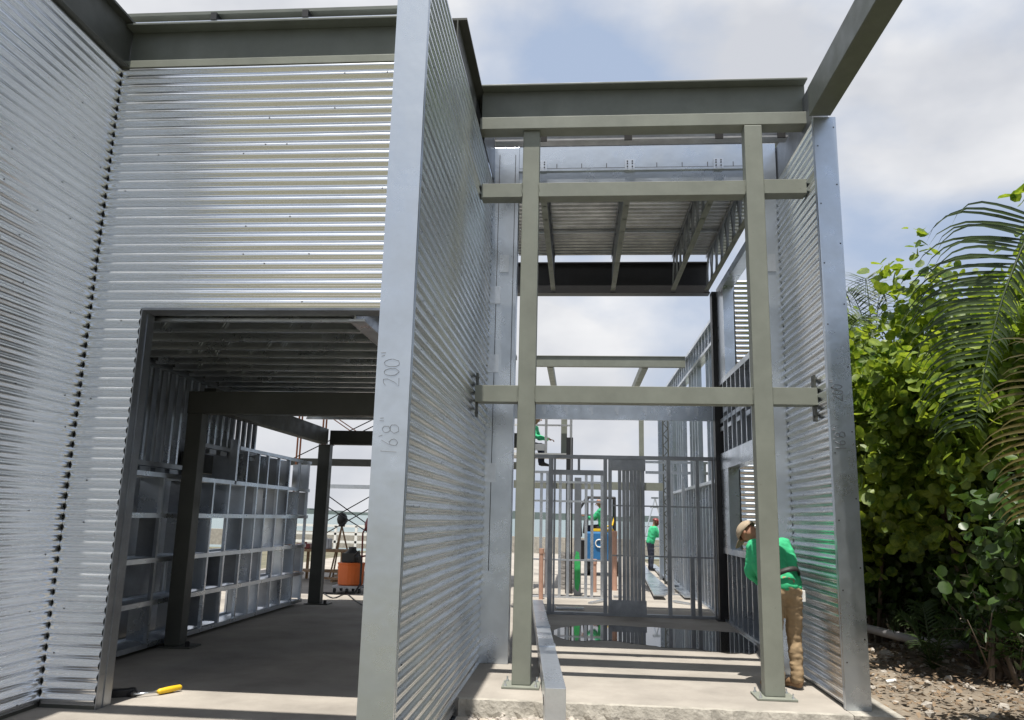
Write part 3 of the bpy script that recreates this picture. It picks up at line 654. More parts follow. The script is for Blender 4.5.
# shelving-like stud grid on the left
t = thing('stud_grid', (-5.1, 11, 0), 'galvanised shelf-like grid of studs and divider plates along the left room', 'wall frame')
ZL = [.07, .54, 1.02, 1.53, 2.0]
q = MB()
for i, z in enumerate(ZL):
    h = .055
    q.box(-4.955, -4.90, 6.9, 14.36, z-h/2, z+h/2); q.box(-5.36, -5.31, 6.9, 14.36, z-h/2, z+h/2)
    q.box(-5.31, -4.955, 6.9, 14.36, z-.006, z-.002)
q.box(-4.955, -4.90, 11.2, 14.36, 2.48, 2.53); q.box(-5.36, -5.31, 11.2, 14.36, 2.48, 2.53)
q.build('rail', 'stud', t)
VY = [7.3, 7.9, 8.5, 9.15, 9.95, 10.48, 10.98, 11.51, 11.95, 12.32, 12.8, 13.27, 13.8, 14.28]
rr = random.Random(4)
for i, y in enumerate(VY):
    top = 2.505 if y > 11.2 else 2.0
    MB().box(-4.948, -4.905, y-.022, y+.022, .04, top).build('stud', 'stud', t)
    for k in range(len(ZL)-1 + (y > 11.2)):
        z0 = ZL[k]+.03; z1 = (ZL[k+1] if k+1 < len(ZL) else 2.505)-.03
        wd = rr.choice((.26, .30, .34))
        if (i*3+k*5) % 7 == 0: continue
        MB().box(-4.96-wd, -4.958, y+.10, y+.106, z0, z1).build('divider_plate', rr.choice(('stud', 'dstud', 'trim', 'stud')), t)
for y in VY[::2]: MB().box(-5.35, -5.32, y+.2, y+.24, .04, 2.0).build('back_stud', 'stud', t)
for y, h in ((11.1, 2.9),):
    MB().box(-5.25, -4.90, y, y+.06, 1.98, 2.62).build('end_panel', 'stud', t)
t = thing('stud_wall', (-5.05, 9, 2.05), 'upper row of closely spaced studs above the shelf-like grid', 'wall frame')
for y in list(np.arange(7.2, 12.1, .2)):
    q = MB(); z0 = 2.16 if y < 9.8 else 2.5
    q.box(-5.09, -5.03, y, y+.006, z0, 3.27); q.box(-5.036, -5.03, y+.006, y+.045, z0, 3.27); q.box(-5.036, -5.028, y+.01, y+.03, z0+.5, z0+.52)
    q.build('stud', 'trim' if y < 9.2 else 'stud', t)
q = MB(); q.box(-5.1, -5.02, 7.0, 10.0, 2.10, 2.155); q.box(-5.1, -5.02, 10, 12.2, 2.44, 2.495); q.box(-5.1, -5.02, 7, 12.2, 3.272, 3.3); q.build('rail', 'dstud', t)
for i, y in enumerate(np.arange(7.1, 12, .34)):
    z = 2.03 if y < 10 else 2.37
    MB().box(-5.09, -5.03, y, y+.2, z, z+.06).build('blocking', 'dstud', t)
t = thing('ribbed_wall', (-5.5, 8.8, 0), 'dark outer wall sheet behind the shelf-like stud grid', 'wall')
MB().box(-5.56, -5.5, 6.72, 12.3, 2.06, 3.515).build('sheet', 'dstud', t)
MB().box(-5.72, -5.68, 6.72, 11.2, 0.001, 2.055).build('sheet', 'dstud', t)
t = thing('side_window_box', (-5.4, 11.4, 2.1), 'dark box beam behind the studs of the left room', 'beam')
MB().box(-5.49, -5.40, 10.62, 14.3, 2.13, 2.40).build('box_beam', 'dprimer', t)
MB().box(-5.49, -5.41, 12.9, 13.5, 0.001, 2.12).build('sheet', 'dstud', t)

# scaffold outside
t = thing('scaffold', (-5.5, 19, 0), 'orange scaffold posts with thin black cross braces beyond the left room', 'scaffold')
YS = 18.
def spost(px0, py0, px1, py1, y=YS, r=.022, m='opost', ext=True):
    p = W(px0, py0, y); q_ = W(px1, py1, y); MB().tube([(p.x, y, 5.2), (p.x, y, 0.0)], r, 8).build('post', m, t)
spost(298.5, 430, 298.5, 430); spost(301.5, 430, 301.5, 430, YS+.3); spost(323, 430, 325, 430); spost(326, 430, 325, 430, YS+.3); spost(420, 430, 420, 430)
def brace(a, b_, y=YS, r=.013, m='blackp'):
    MB().tube([W(*a, y), W(*b_, y+.02)], r, 6).build('cross_brace', m, t)
for a, b_ in (((292, 459), (378, 417)), ((323, 492), (385, 537)), ((316, 527), (385, 488)), ((323, 504), (385, 543)), ((312, 541), (385, 500)), ((330, 447), (378, 424))): brace(a, b_)
brace((329, 416), (352, 432), m='opost'); brace((334, 416), (356, 431), m='opost')
q = MB(); a = W(318, 488, YS); b_ = W(420, 484, YS); q.box(a.x, b_.x, YS, YS+.06, a.z, a.z+.09); q.build('guard_rail', 'stud', t)
# white railing at the sea wall
t = thing('railing', (-9, 34, 0), 'white railing at the water edge beyond the left room', 'railing')
q = MB(); y = 34; zb = W(345, 542, y).z; ztp = W(345, 526, y).z
for x in np.arange(-14, -4, .9): q.box(x, x+.1, y, y+.1, 0, ztp)
for z in (zb, (zb+ztp)/2, ztp): q.box(-14, -4, y, y+.08, z-.05, z+.05)
q.build('rails', 'white', t)
q = MB(); q.box(-20, 20, 38, 38.3, 0, .75); single(q, 'sea_wall', 'kerb', 'low pale concrete wall along the water behind the site', 'wall', (0, 38, 0))

# orange drum vacuum on a wheeled dolly
c = Vector((-4.72, 16.8, 0))
t = thing('shop_vacuum', c, 'orange drum vacuum on a wheeled dolly with a black motor head', 'vacuum')
q = MB(); q.lathe(c, [(.245, .15), (.26, .17), (.275, .56), (.285, .57), (.285, .60), (.26, .605)], 24); q.build('drum', 'orange', t, smooth=False)
q = MB(); q.lathe(c, [(.20, .606), (.2, .72), (.15, .8), (.08, .86), (.08, .92)], 18); q.box(c.x-.16, c.x+.1, c.y-.2, c.y-.05, .62, .8); q.build('motor_head', 'blackr', t)
q = MB(); q.box(c.x-.3, c.x+.3, c.y-.3, c.y+.3, .10, .148); q.build('dolly', 'dstud', t)
for dx in (-.26, .0, .26):
    for dy in (-.24, .24): q = MB(); q.tube([(c.x+dx-.02, c.y+dy, .05), (c.x+dx+.02, c.y+dy, .05)], .05, 12); q.build('wheel', 'blackr', t)
q = MB(); q.tube([c+Vector(p) for p in ((.1, -.2, .75), (.22, -.3, .85), (.3, -.34, .6), (.3, -.33, .2), (.22, -.45, .03), (-.1, -.6, .02), (-.5, -.5, .02))], .022, 8); q.build('hose', 'blackr', t)
# red-backed machine behind the fin edge
t = thing('compressor', (-4.35, 17.6, 0), 'dark red and black machine half hidden behind the ribbed wall edge', 'machine')
q = MB(); a = W(357, 590, 17.6)
q.lathe((-4.35, 17.6, 0), [(.25, 1.2), (.33, 1.25), (.35, 1.4), (.3, 1.52), (.1, 1.56)], 16); q.build('tank_top', 'red', t, smooth=True)
q = MB(); q.box(-4.6, -4.1, 17.4, 17.9, .12, 1.2); q.build('body', 'blackr', t, bevel=.03)
q = MB(); q.tube([(-4.66, 17.4, .1), (-4.68, 17.4, 1.2), (-4.6, 17.4, 1.35)], .02, 8); q.tube([(-4.66, 17.4, .7), (-4.4, 17.4, .75)], .02); q.build('handle', 'red', t)
for dx in (-.2, .2): q = MB(); q.tube([(-4.35+dx-.02, 17.5, .1), (-4.35+dx+.02, 17.5, .1)], .1, 14); q.build('wheel', 'blackr', t)
# tripod with black instrument
c = Vector((-5.93, 20, 0))
t = thing('tripod', c, 'surveying tripod with a black covered instrument near the railing', 'tripod')
for a in (0.4, 2.5, 4.6): MB().tube([c+Vector((0, 0, 1.3)), c+Vector((math.cos(a)*.38, math.sin(a)*.38, 0))], .022, 8).build('leg', 'wood', t)
q = MB(); q.ball(c+Vector((0, 0, 1.46)), .14, .12, .17); q.lathe(c+Vector((0, 0, 1.28)), [(.08, 0), (.08, .05)], 12); q.build('instrument', 'blackr', t, smooth=True)
# bench clutter
c = Vector((-6.7, 19.5, 0))
t = thing('work_bench', c, 'dark cluttered work bench behind the far column', 'bench')
MB().box(c.x-.8, c.x+1.1, 19.3, 19.9, .68, .74).build('bench_top', 'wood', t)
for dx in (-.72, 0, 1.02): 
    for y in (19.34, 19.86): MB().box(c.x+dx-.03, c.x+dx+.03, y-.03, y+.03, 0, .68).build('leg', 'wood', t)
MB().box(c.x-.8, c.x+1.1, 19.32, 19.88, .2, .24).build('shelf', 'wood', t)
for i, (dx, w_, h, m, lb) in enumerate(((-.55, .3, .2, 'blackr', 'black tool case lying on the work bench'), (.0, .35, .12, 'red', 'low red tool box on the work bench'), (.5, .3, .25, 'dstud', 'grey metal box on the right end of the work bench'))):
    q = MB(); q.box(c.x+dx-w_/2, c.x+dx+w_/2, 19.4, 19.7, .742, .742+h); q.box(c.x+dx-.06, c.x+dx+.06, 19.53, 19.57, .742+h, .78+h); single(q, 'tool_box', m, lb, 'tool box', (c.x+dx, 19.55, .742), bevel=.015)
rr = random.Random(9)
for i, (x, y, n_) in enumerate(((-5.7, 18.8, 'first'), (-5.3, 21.4, 'second'))):
    q = MB()
    for k in range(6): q.bar((x+rr.uniform(-.3, .3), y+rr.uniform(-.3, .3), .05+k*.06), (x+rr.uniform(.2, .8), y+rr.uniform(-.3, .3), .06+k*.06), .09, .05)
    single(q, 'timber_pile', 'wood', 'small pile of scrap timber %s' % ('in front of the work bench' if i == 0 else 'behind the tripod'), 'timber pile', (x, y, 0))

# ------------------------------------------------------------------ machine, pipes, blocks and planks at the back
c = Vector((W(602, 560, 24).x, 24, 0))
t = thing('mini_loader', c, 'blue compact loader with a black roll cage and yellow seat guard', 'loader')
MB().box(c.x-.5, c.x+.45, 24, 25.2, .42, 1.25).build('body', 'blue', t, bevel=.05)
MB().lathe((c.x-.12, 23.985, .92), [(.001, 0), (.0015, .001)], 6).build('badge_base', 'white', t)
q = MB()
ring = [(c.x-.08+.11*math.cos(a), 23.985, .92+.11*math.sin(a)) for a in np.linspace(0, 6.283, 20)]
q.tube(ring, .02, 6); q.build('badge', 'white', t)
q = MB()
for x in (c.x-.42, c.x+.38):
    q.tube([(x-.12 if x < c.x else x, 24.0, 1.2), (x, 24.1, 2.25)], .035, 8); q.tube([(x, 25.1, 1.2), (x, 25, 2.25)], .035, 8); q.tube([(x, 24.1, 2.25), (x, 25, 2.25)], .035, 8)
q.tube([(c.x-.42, 24.1, 2.25), (c.x+.38, 24.1, 2.25)], .04, 8); q.build('roll_cage', 'blackp', t)
q = MB(); q.box(c.x-.3, c.x+.35, 24.05, 24.6, 1.26, 1.34); q.tube([(c.x+.1, 24.0, 1.4), (c.x+.3, 24.0, 1.45), (c.x+.38, 24.1, 1.7)], .03); q.build('seat_guard', 'yellow', t, bevel=.02)
q = MB(); q.tube([(c.x-.62, 24.1, 1.1), (c.x-.66, 24.05, 1.9), (c.x-.48, 24.1, 2.2)], .04, 8); q.box(c.x-.75, c.x-.5, 23.8, 24.6, .45, 1.0); q.build('boom_arm', 'blackp', t)
for x in (c.x-.42, c.x+.38):
    for y in (24.2, 25.0):
        q = MB(); q.tube([(x-.09, y, .28), (x+.09, y, .28)], .28, 18); wh = q.build('wheel', 'blackr', t)
        q = MB(); q.tube([(x-.095, y, .28), (x+.095, y, .28)], .13, 14); q.build('rim', 'white', wh)
for px, y, h, r, lb in ((594, 18.6, .72, .06, 'salmon coloured pipe stub with a cap rising left of the door stud'), (614.5, 19.2, 1.35, .06, 'taller salmon pipe stub rising beside the bundled studs'), (541.5, 16.6, 1.0, .045, 'salmon pipe stub beside the long steel track'), (546, 19.5, .8, .04, 'thin salmon pipe stub behind the pale stud frame')):
    p = W(px, 560, y); q = MB(); q.lathe((p.x, y, 0), [(r, 0), (r, h-.1), (r*1.18, h-.1), (r*1.18, h)], 14)
    single(q, 'pipe_stub', 'pvc', lb, 'pipe', (p.x, y, 0), group='pipe stubs in the slab')
rr = random.Random(3)
cx = W(569, 590, 19).x
for i in range(7):
    q = MB(); q.box(cx-.2, cx+.2, 19, 19.2, 0.12*i+.002, .12*i+.112); q.box(cx-.14, cx-.03, 18.998, 19.0, .12*i+.03, .12*i+.09); q.box(cx+.03, cx+.14, 18.998, 19.0, .12*i+.03, .12*i+.09)
    single(q, 'concrete_block', 'block', 'grey concrete block, number %s from the bottom of the stack behind the pale studs' % ['one', 'two', 'three', 'four', 'five', 'six', 'seven'][i], 'block', (cx, 19.1, .12*i), group='stacked concrete blocks')
for i, (x0, y0, x1, y1, w_) in enumerate(((645, 572, 668, 595, .28), (652, 566, 690, 600, .22), (640, 565, 660, 600, .25), (660, 574, 676, 590, .2))):
    a = WZ(x0, y0); b_ = WZ(x1, y1); q = MB(); q.bar(a+Vector((0, 0, .02+.035*i)), b_+Vector((0, 0, .02+.035*i)), w_, .03)
    single(q, 'metal_sheet', 'trim', ['flat metal sheet at the bottom of the pile near the standing worker', 'longest metal strip slanting across the sheets on the far floor', 'metal strip at the left of the sheets on the far floor', 'short metal strip lying on top of the far floor sheets'][i], 'sheet metal', (a.x, a.y, 0))
for i, (px, py) in enumerate(((672, 572), (676, 581), (690, 588))):
    p = WZ(px, py); q = MB(); q.box(p.x-.35, p.x+.35, p.y, p.y+.25, 0, .06); q.box(p.x-.28, p.x+.32, p.y+.03, p.y+.2, .062, .11)
    single(q, 'timber_block', 'blackr', ['far', 'middle', 'near'][i]+' dark timber packer on the floor by the grey post', 'timber', (p.x, p.y, 0))
for i, (px, py, l_, lb) in enumerate(((556, 608, .5, 'short metal offcut on the slab left of the partition door stud'), (590, 603, .7, 'long metal offcut lying across the slab behind the partition door'), (690, 604, .45, 'metal offcut on the slab by the far right stud frame'), (630, 597, .35, 'small metal offcut behind the bundled studs'))):
    p = WZ(px, py, .02); an = 1.1*i; q = MB(); q.bar(p, p+Vector((math.cos(an)*l_, math.sin(an)*l_, .01)), .08, .035); single(q, 'metal_offcut', 'stud', lb, 'offcut', (p.x, p.y, 0))
# step ladder by the standing worker
p = WZ(655, 568); t = thing('step_ladder', (p.x+.3, 30, 0), 'slim A-shaped step ladder beside the standing worker', 'ladder')
T = W(655, 498, 30)
for px in (646, 664):
    q = MB(); b_ = W(px, 530, 30); d = (b_-T); e_ = T+d*(T.z/-d.z if d.z else 1); q.tube([T, (e_.x, 30.3 if px > 655 else 29.7, 0)], .028, 6); q.build('rail', 'stud', t)
q = MB(); q.box(T.x-.14, T.x+.14, 29.95, 30.1, T.z-.03, T.z+.03)
for k in range(1, 7): z = T.z*(1-k/7); q.box(T.x-.08-.1*k, T.x+.08+.1*k, 29.98, 30.02, z-.015, z+.015)
q.build('tread', 'stud', t)

# ------------------------------------------------------------------ small things in front
c = WZ(145, 694)
t = thing('hand_tool', c, 'black hand tool with a yellow handle on the floor of the left doorway', 'tool')
a = WZ(157, 695.5)+Vector((0, 0, .03)); b_ = WZ(181, 691)+Vector((0, 0, .035))
MB().tube([a, a.lerp(b_, .1), a.lerp(b_, .5), a.lerp(b_, .93), b_], [.014, .024, .027, .024, .014], 12).build('handle', 'yellow', t, smooth=True)
h = WZ(133, 698)+Vector((0, 0, .03)); MB().tube([a, h], .009, 8).build('shank', 'stud', t, smooth=True)
q = MB(); e0 = WZ(111, 697)+Vector((0, 0, .03)); e1 = WZ(129, 696)+Vector((0, 0, .03))
q.bar(e0, e1, .09, .06); q.lathe(e1+Vector((.02, 0, -.03)), [(.05, 0), (.055, .03), (.03, .07)], 12); q.tube([e1, h], .025); q.build('head', 'blackr', t, bevel=.008)
c = Vector((.73, 7.86, -.13))
t = thing('work_glove', c, 'yellow and black work glove lying on the gravel at the slab edge', 'glove')
q = MB(); q.ball(c+Vector((-.05, .03, .03)), .065, .05, .035, 12); q.build('cuff', 'yellow', t, smooth=True)
q = MB(); q.ball(c+Vector((.02, -.01, .02)), .06, .045, .025, 12)
for k in range(4):
    s = c+Vector((.03+.012*k, -.05+.024*k, .02)); q.tube([s, s+Vector((.05, -.012+.004*k, .012)), s+Vector((.085-.006*abs(k-1.5), -.03+.008*k, -.005))], [.013, .012, .008], 8)
s = c+Vector((0, -.04, .02)); q.tube([s, s+Vector((.01, -.045, .01)), s+Vector((.035, -.065, -.005))], [.014, .012, .009], 8)
q.build('fingers', 'blackr', t, smooth=True)
# pipe along the bushes
q = MB(); pts = [WZ(858, 628, .10), WZ(885, 635, .09), WZ(912, 642, .07), WZ(945, 646, .05)]; pts = [p+Vector((0, 0, .03)) for p in pts]
pts = [pts[0]+(pts[0]-pts[1])*2]+pts+[pts[-1]+Vector((1.2, .2, -.05))]
q.tube(pts, .06, 14); single(q, 'pipe', 'pipe', 'grey plastic pipe lying on the ground under the bushes', 'pipe', pts[2], smooth=True)
q = MB(); p = WZ(886, 682, -.1); q.tube([p, p+Vector((.11, .02, .015))], .022, 12); single(q, 'bottle_cap_tube', 'white', 'short white plastic tube among the leaf litter', 'tube', p)
rr = random.Random(5)
for i, (px, py, s) in enumerate(((685, 712, .05), (703, 714, .035), (712, 713, .05), (500, 714, .06), (885, 655, .09))):
    p = WZ(px, py, -.12); bm = bmesh.new(); bmesh.ops.create_icosphere(bm, subdivisions=2, radius=s); q = MB()
    q.add([p+Vector((v.co.x*rr.uniform(1.1, 1.5), v.co.y*rr.uniform(.9, 1.2), v.co.z*rr.uniform(.5, .8)+.01)) for v in bm.verts], [[v.index for v in f.verts] for f in bm.faces]); bm.free()
    single(q, 'stone', 'rock', ['pale broken stone right of the glove', 'smallest pale stone at the slab edge', 'pale stone at the foot of the right post', 'broken stone beside the ribbed wall base', 'pale stone near the pipe under the bushes'][i], 'stone', p)

# ------------------------------------------------------------------ people
def skinned(name, chain, edges, m, parent, vox=None, smooth=9, balls=()):
    vox = vox or (.013 if ORIG[parent.as_pointer()].y < 12 else .022)
    """one continuous tapering surface grown round a skeleton: tapered limbs fused, then smoothed"""
    org = ORIG[parent.as_pointer()]; q = MB(); lst = []
    for a, b in edges:
        p0, r0 = Vector(chain[a][0]), chain[a][1]; p1, r1 = Vector(chain[b][0]), chain[b][1]
        r0 = r0 if not isinstance(r0, tuple) else r0[0]; r1 = r1 if not isinstance(r1, tuple) else r1[0]
        n = max(3, int((p1-p0).length/.045)); lst.append((p0, r0, p1, r1))
        for k in range(n+1): f = k/n; q.ball(p0.lerp(p1, f), r0+(r1-r0)*f, n=8)
    for c, r in balls: q.ball(c, r, n=12)
    me = D.meshes.new(name+'_src'); me.from_pydata([tuple(Vector(v)-org) for v in q.v], [], q.f)
    o = D.objects.new(name, me); COL.objects.link(o)
    r = o.modifiers.new('remesh', 'REMESH'); r.mode = 'VOXEL'; r.voxel_size = vox; r.use_smooth_shade = True
    sm = o.modifiers.new('smooth', 'SMOOTH'); sm.iterations = smooth; sm.factor = .5
    dg = bpy.context.evaluated_depsgraph_get(); dg.update()
    m2 = D.meshes.new_from_object(o.evaluated_get(dg)); m2.name = name
    m2.materials.clear(); m2.materials.append(M[m]); m2.polygons.foreach_set('use_smooth', [True]*len(m2.polygons))
    D.objects.remove(o); o = D.objects.new(name, m2); COL.objects.link(o)
    o.parent = parent; ORIG[o.as_pointer()] = org; return o
def vl(a, b, t): return Vector(a).lerp(Vector(b), t)

def person(root, J, k=1., shirt='green', pants='khaki', fingers=True):
    """J: joint positions: pelvis, chest, neck, head, shL/R, elL/R, wrL/R, hpL/R, knL/R, anL/R, toL/R"""
    org = ORIG[root.as_pointer()]
    ch = {'pelvis': (J['pelvis'], .125*k), 'waist': (vl(J['pelvis'], J['chest'], .45), .115*k), 'chest': (J['chest'], .135*k), 'neck': (J['neck'], .058*k)}
    ch['hb'] = (vl(J['neck'], J['head'], .55), .07*k); ch['head'] = (J['head'], .098*k); ch['top'] = (vl(J['neck'], J['head'], 1.42), .075*k)
    ed = [('pelvis', 'waist'), ('waist', 'chest'), ('chest', 'neck'), ('neck', 'hb'), ('hb', 'head'), ('head', 'top')]
    for s in 'LR':
        ch['sh'+s] = (J['sh'+s], .062*k); ch['el'+s] = (J['el'+s], .042*k); ch['fa'+s] = (vl(J['el'+s], J['wr'+s], .35), .042*k); ch['wr'+s] = (J['wr'+s], .027*k)
        ch['hp'+s] = (J['hp'+s], .095*k); ch['th'+s] = (vl(J['hp'+s], J['kn'+s], .45), .083*k); ch['kn'+s] = (J['kn'+s], .058*k)
        ch['ca'+s] = (vl(J['kn'+s], J['an'+s], .35), .058*k); ch['an'+s] = (J['an'+s], .038*k); ch['to'+s] = (J['to'+s], .034*k)
        ch['wai'+s] = (vl(J['sh'+s], J['hp'+s], .8), .075*k)
        hd = (Vector(J['wr'+s])-Vector(J['el'+s])).normalized(); ch['pa'+s] = (Vector(J['wr'+s])+hd*.07*k, (.036*k, .02*k))
        ed += [('chest', 'sh'+s), ('sh'+s, 'wai'+s), ('sh'+s, 'el'+s), ('el'+s, 'fa'+s), ('fa'+s, 'wr'+s), ('wr'+s, 'pa'+s), ('wai'+s, 'hp'+s), ('pelvis', 'hp'+s), ('hp'+s, 'th'+s), ('th'+s, 'kn'+s), ('kn'+s, 'ca'+s), ('ca'+s, 'an'+s), ('an'+s, 'to'+s)]
    body = skinned('body', ch, ed, 'skin', root)
    # fingers + thumb appended to the body mesh
    q = MB()
    for s in 'LR':
        hd = (Vector(J['wr'+s])-Vector(J['el'+s])).normalized(); sd = hd.cross(Vector((0, 0, 1)));
        sd = (sd if sd.length > .1 else Vector((1, 0, 0))).normalized(); dn = hd.cross(sd).normalized(); p0 = Vector(J['wr'+s])+hd*.085*k
        for f, ln in enumerate((.066, .078, .073, .058)):
            a = p0+sd*(.028-.019*f)*k; q.tube([a-hd*.02*k, a+hd*ln*.5*k, a+hd*ln*.85*k+dn*.018*k, a+hd*ln*.95*k+dn*.042*k], [.0095*k, .009*k, .0085*k, .006*k], 8)
        a = Vector(J['wr'+s])+hd*.03*k+sd*.025*k; q.tube([a, a+(hd*.6+sd)*.035*k, a+(hd+sd*.7)*.062*k+dn*.015*k], [.013*k, .0115*k, .008*k], 8)
    hdv = (Vector(J['head'])-Vector(J['neck'])).normalized(); fc = Vector(J['face']).normalized(); hc = Vector(J['head'])
    q.tube([hc+fc*.085*k+hdv*.02*k, hc+fc*.125*k-hdv*.012*k, hc+fc*.09*k-hdv*.03*k], [.010*k, .016*k, .008*k], 8)      # nose
    sdv = hdv.cross(fc).normalized()
    for sg in (-1, 1): q.ball(hc+sdv*sg*.098*k, .018*k, .018*k, .03*k, 8)
    q.tube([hc+fc*.088*k-hdv*.055*k+sdv*.025*k, hc+fc*.1*k-hdv*.055*k, hc+fc*.088*k-hdv*.055*k-sdv*.025*k], .007*k, 6)
    me = body.data; bm = bmesh.new(); bm.from_mesh(me); off = Vector(org)
    vsx = [bm.verts.new(Vector(v)-off) for v in q.v]
    for f in q.f:
        try: fa = bm.faces.new([vsx[i] for i in f]); fa.smooth = True
        except ValueError: pass
    bm.to_mesh(me); bm.free()
    q = MB()
    for sg in (-1, 1): q.ball(hc+fc*.088*k+sdv*sg*.034*k+hdv*.018*k, .011*k, n=8)
    q.build('eyes', 'blackr', root, smooth=True)
    # shirt
    g = .014*k; c2 = {'pelvis': (vl(J['pelvis'], J['chest'], .0), .145*k), 'waist': (ch['waist'][0], .14*k), 'chest': (J['chest'], .155*k), 'neck': (vl(J['chest'], J['neck'], .72), .075*k)}
    e2 = [('pelvis', 'waist'), ('waist', 'chest'), ('chest', 'neck')]
    for s in 'LR':
        c2['sh'+s] = (J['sh'+s], .095*k); c2['um'+s] = (vl(J['sh'+s], J['el'+s], .5), .075*k); c2['el'+s] = (J['el'+s], .066*k); c2['fa'+s] = (ch['fa'+s][0], .054*k); c2['wr'+s] = (vl(J['el'+s], J['wr'+s], .93), .042*k)
        c2['hem'+s] = (vl(J['hp'+s], J['sh'+s], .12), .115*k); c2['bl'+s] = (vl(J['sh'+s], J['hp'+s], .35), .115*k)
        e2 += [('chest', 'sh'+s), ('sh'+s, 'bl'+s), ('bl'+s, 'hem'+s), ('pelvis', 'hem'+s), ('sh'+s, 'um'+s), ('um'+s, 'el'+s), ('el'+s, 'fa'+s), ('fa'+s, 'wr'+s)]
    sh = skinned('shirt', c2, e2, shirt, root)
    c3 = {'pelvis': (vl(J['pelvis'], J['chest'], -.02), .14*k)}; e3 = []
    for s in 'LR':
        c3['hp'+s] = (J['hp'+s], .108*k); c3['th'+s] = (ch['th'+s][0], .098*k); c3['kn'+s] = (J['kn'+s], .076*k); c3['ca'+s] = (ch['ca'+s][0], .074*k); c3['an'+s] = (vl(J['kn'+s], J['an'+s], .97), .066*k)
        e3 += [('pelvis', 'hp'+s), ('hp'+s, 'th'+s), ('th'+s, 'kn'+s), ('kn'+s, 'ca'+s), ('ca'+s, 'an'+s)]
    tr = skinned('trousers', c3, e3, pants, root)
    import mathutils.noise as mn
    for o, amp, sc in ((sh, .012*k, 8/k), (tr, .013*k, 9/k)):
        for v in o.data.vertices:
            n_ = mn.fractal(Vector((v.co.x*sc, v.co.y*sc, v.co.z*sc*1.9)), 1, 2, 3); v.co += v.normal*(n_*amp+.004)
    for s in 'LR':
        an = Vector(J['an'+s]); to = Vector(J['to'+s])
        skinned('boot', {'a': (an+Vector((0, 0, .05))*k, .052*k), 'b': (vl(an, to, -.1)-Vector((0, 0, .035))*k, .048*k), 'c': (vl(an, to, .6), .05*k), 'd': (vl(an, to, 1.25), .04*k)}, [('a', 'b'), ('b', 'c'), ('c', 'd')], 'boot' if pants == 'khaki' else 'blackr', root)
    return hc, hdv, fc, sdv

# main worker bending at the right wall
t = thing('person', (2.18, 8.6, 0), 'person in green long-sleeved shirt, khaki trousers and beige cap bending at the right wall', 'person')
J = dict(pelvis=(2.09, 8.50, .99), chest=(2.00, 8.66, 1.28), neck=(1.91, 8.76, 1.42), head=(1.825, 8.82, 1.50), face=(-.65, .45, -.6),
         shL=(1.85, 8.66, 1.35), elL=(1.80, 8.68, 1.10), wrL=(1.93, 8.82, .985),
         shR=(2.16, 8.74, 1.37), elR=(2.22, 8.97, 1.2), wrR=(2.14, 9.10, 1.04),
         hpL=(2.00, 8.48, .92), knL=(1.99, 8.53, .50), anL=(1.99, 8.46, .09), toL=(1.90, 8.58, .045),
         hpR=(2.18, 8.52, .92), knR=(2.19, 8.57, .50), anR=(2.185, 8.50, .09), toR=(2.11, 8.63, .045))
hc, hdv, fc, sdv = person(t, J)
def cap_mesh(root, hc, hdv, fc, k=1., m='cap', brim=.10):
    q = MB(); sdv = hdv.cross(fc).normalized(); f2 = sdv.cross(hdv).normalized(); n = 16; vs = []; fs = []
    for i in range(7):
        ph = rad(92)*i/6
        for j in range(n):
            a = 2*math.pi*j/n; r = .116*k*math.cos(ph); vs.append(hc+hdv*(.022*k+.108*k*math.sin(ph))+f2*(r*math.cos(a)*1.08)+sdv*(r*math.sin(a)))
    for i in range(6):
        for j in range(n): fs.append((i*n+j, i*n+(j+1) % n, (i+1)*n+(j+1) % n, (i+1)*n+j))
    q.add(vs, fs)
    c = q.build('cap', m, root, smooth=True); c.modifiers.new('t', 'SOLIDIFY').thickness = .004
    q = MB(); vs = []
    for i in range(9):
        a = rad(-62+124*i/8); b0 = hc+hdv*.03*k+f2*(.118*k*math.cos(a))+sdv*(.108*k*math.sin(a)); ex = brim*k*math.cos(a*.9)
        vs += [b0, b0+f2*ex-hdv*.018*k, b0+f2*ex-hdv*.024*k, b0-hdv*.008*k]
    q.add(vs, [(4*i+k_, 4*i+4+k_, 4*i+4+(k_+1) % 4, 4*i+(k_+1) % 4) for i in range(8) for k_ in range(4)])
    q.build('brim', m, c, smooth=False)
cap_mesh(t, hc, hdv, fc)
q = MB(); cc = Vector((2.075, 8.53, 1.05)); ax = (Vector(J['chest'])-Vector(J['pelvis'])).normalized(); s2 = Vector((-.5, .86, -.45)).normalized(); s1 = ax.cross(s2).normalized(); s2 = s1.cross(ax)
vs = []
for h in (-.025, .025):
    for j in range(24):
        a = 2*math.pi*j/24; vs.append(cc+ax*h+s1*(.158*math.cos(a))+s2*(.21*math.sin(a)))
q.add(vs, [(j, (j+1) % 24, 24+(j+1) % 24, 24+j) for j in range(24)])
o = q.build('belt', 'leather', t, smooth=True); o.modifiers.new('t', 'SOLIDIFY').thickness = .012
q = MB(); q.box(2.25, 2.29, 8.46, 8.54, .84, .95); q.tube([(2.27, 8.5, .98), (2.27, 8.48, .9)], .012); q.build('tool_pouch', 'white', t, bevel=.01)

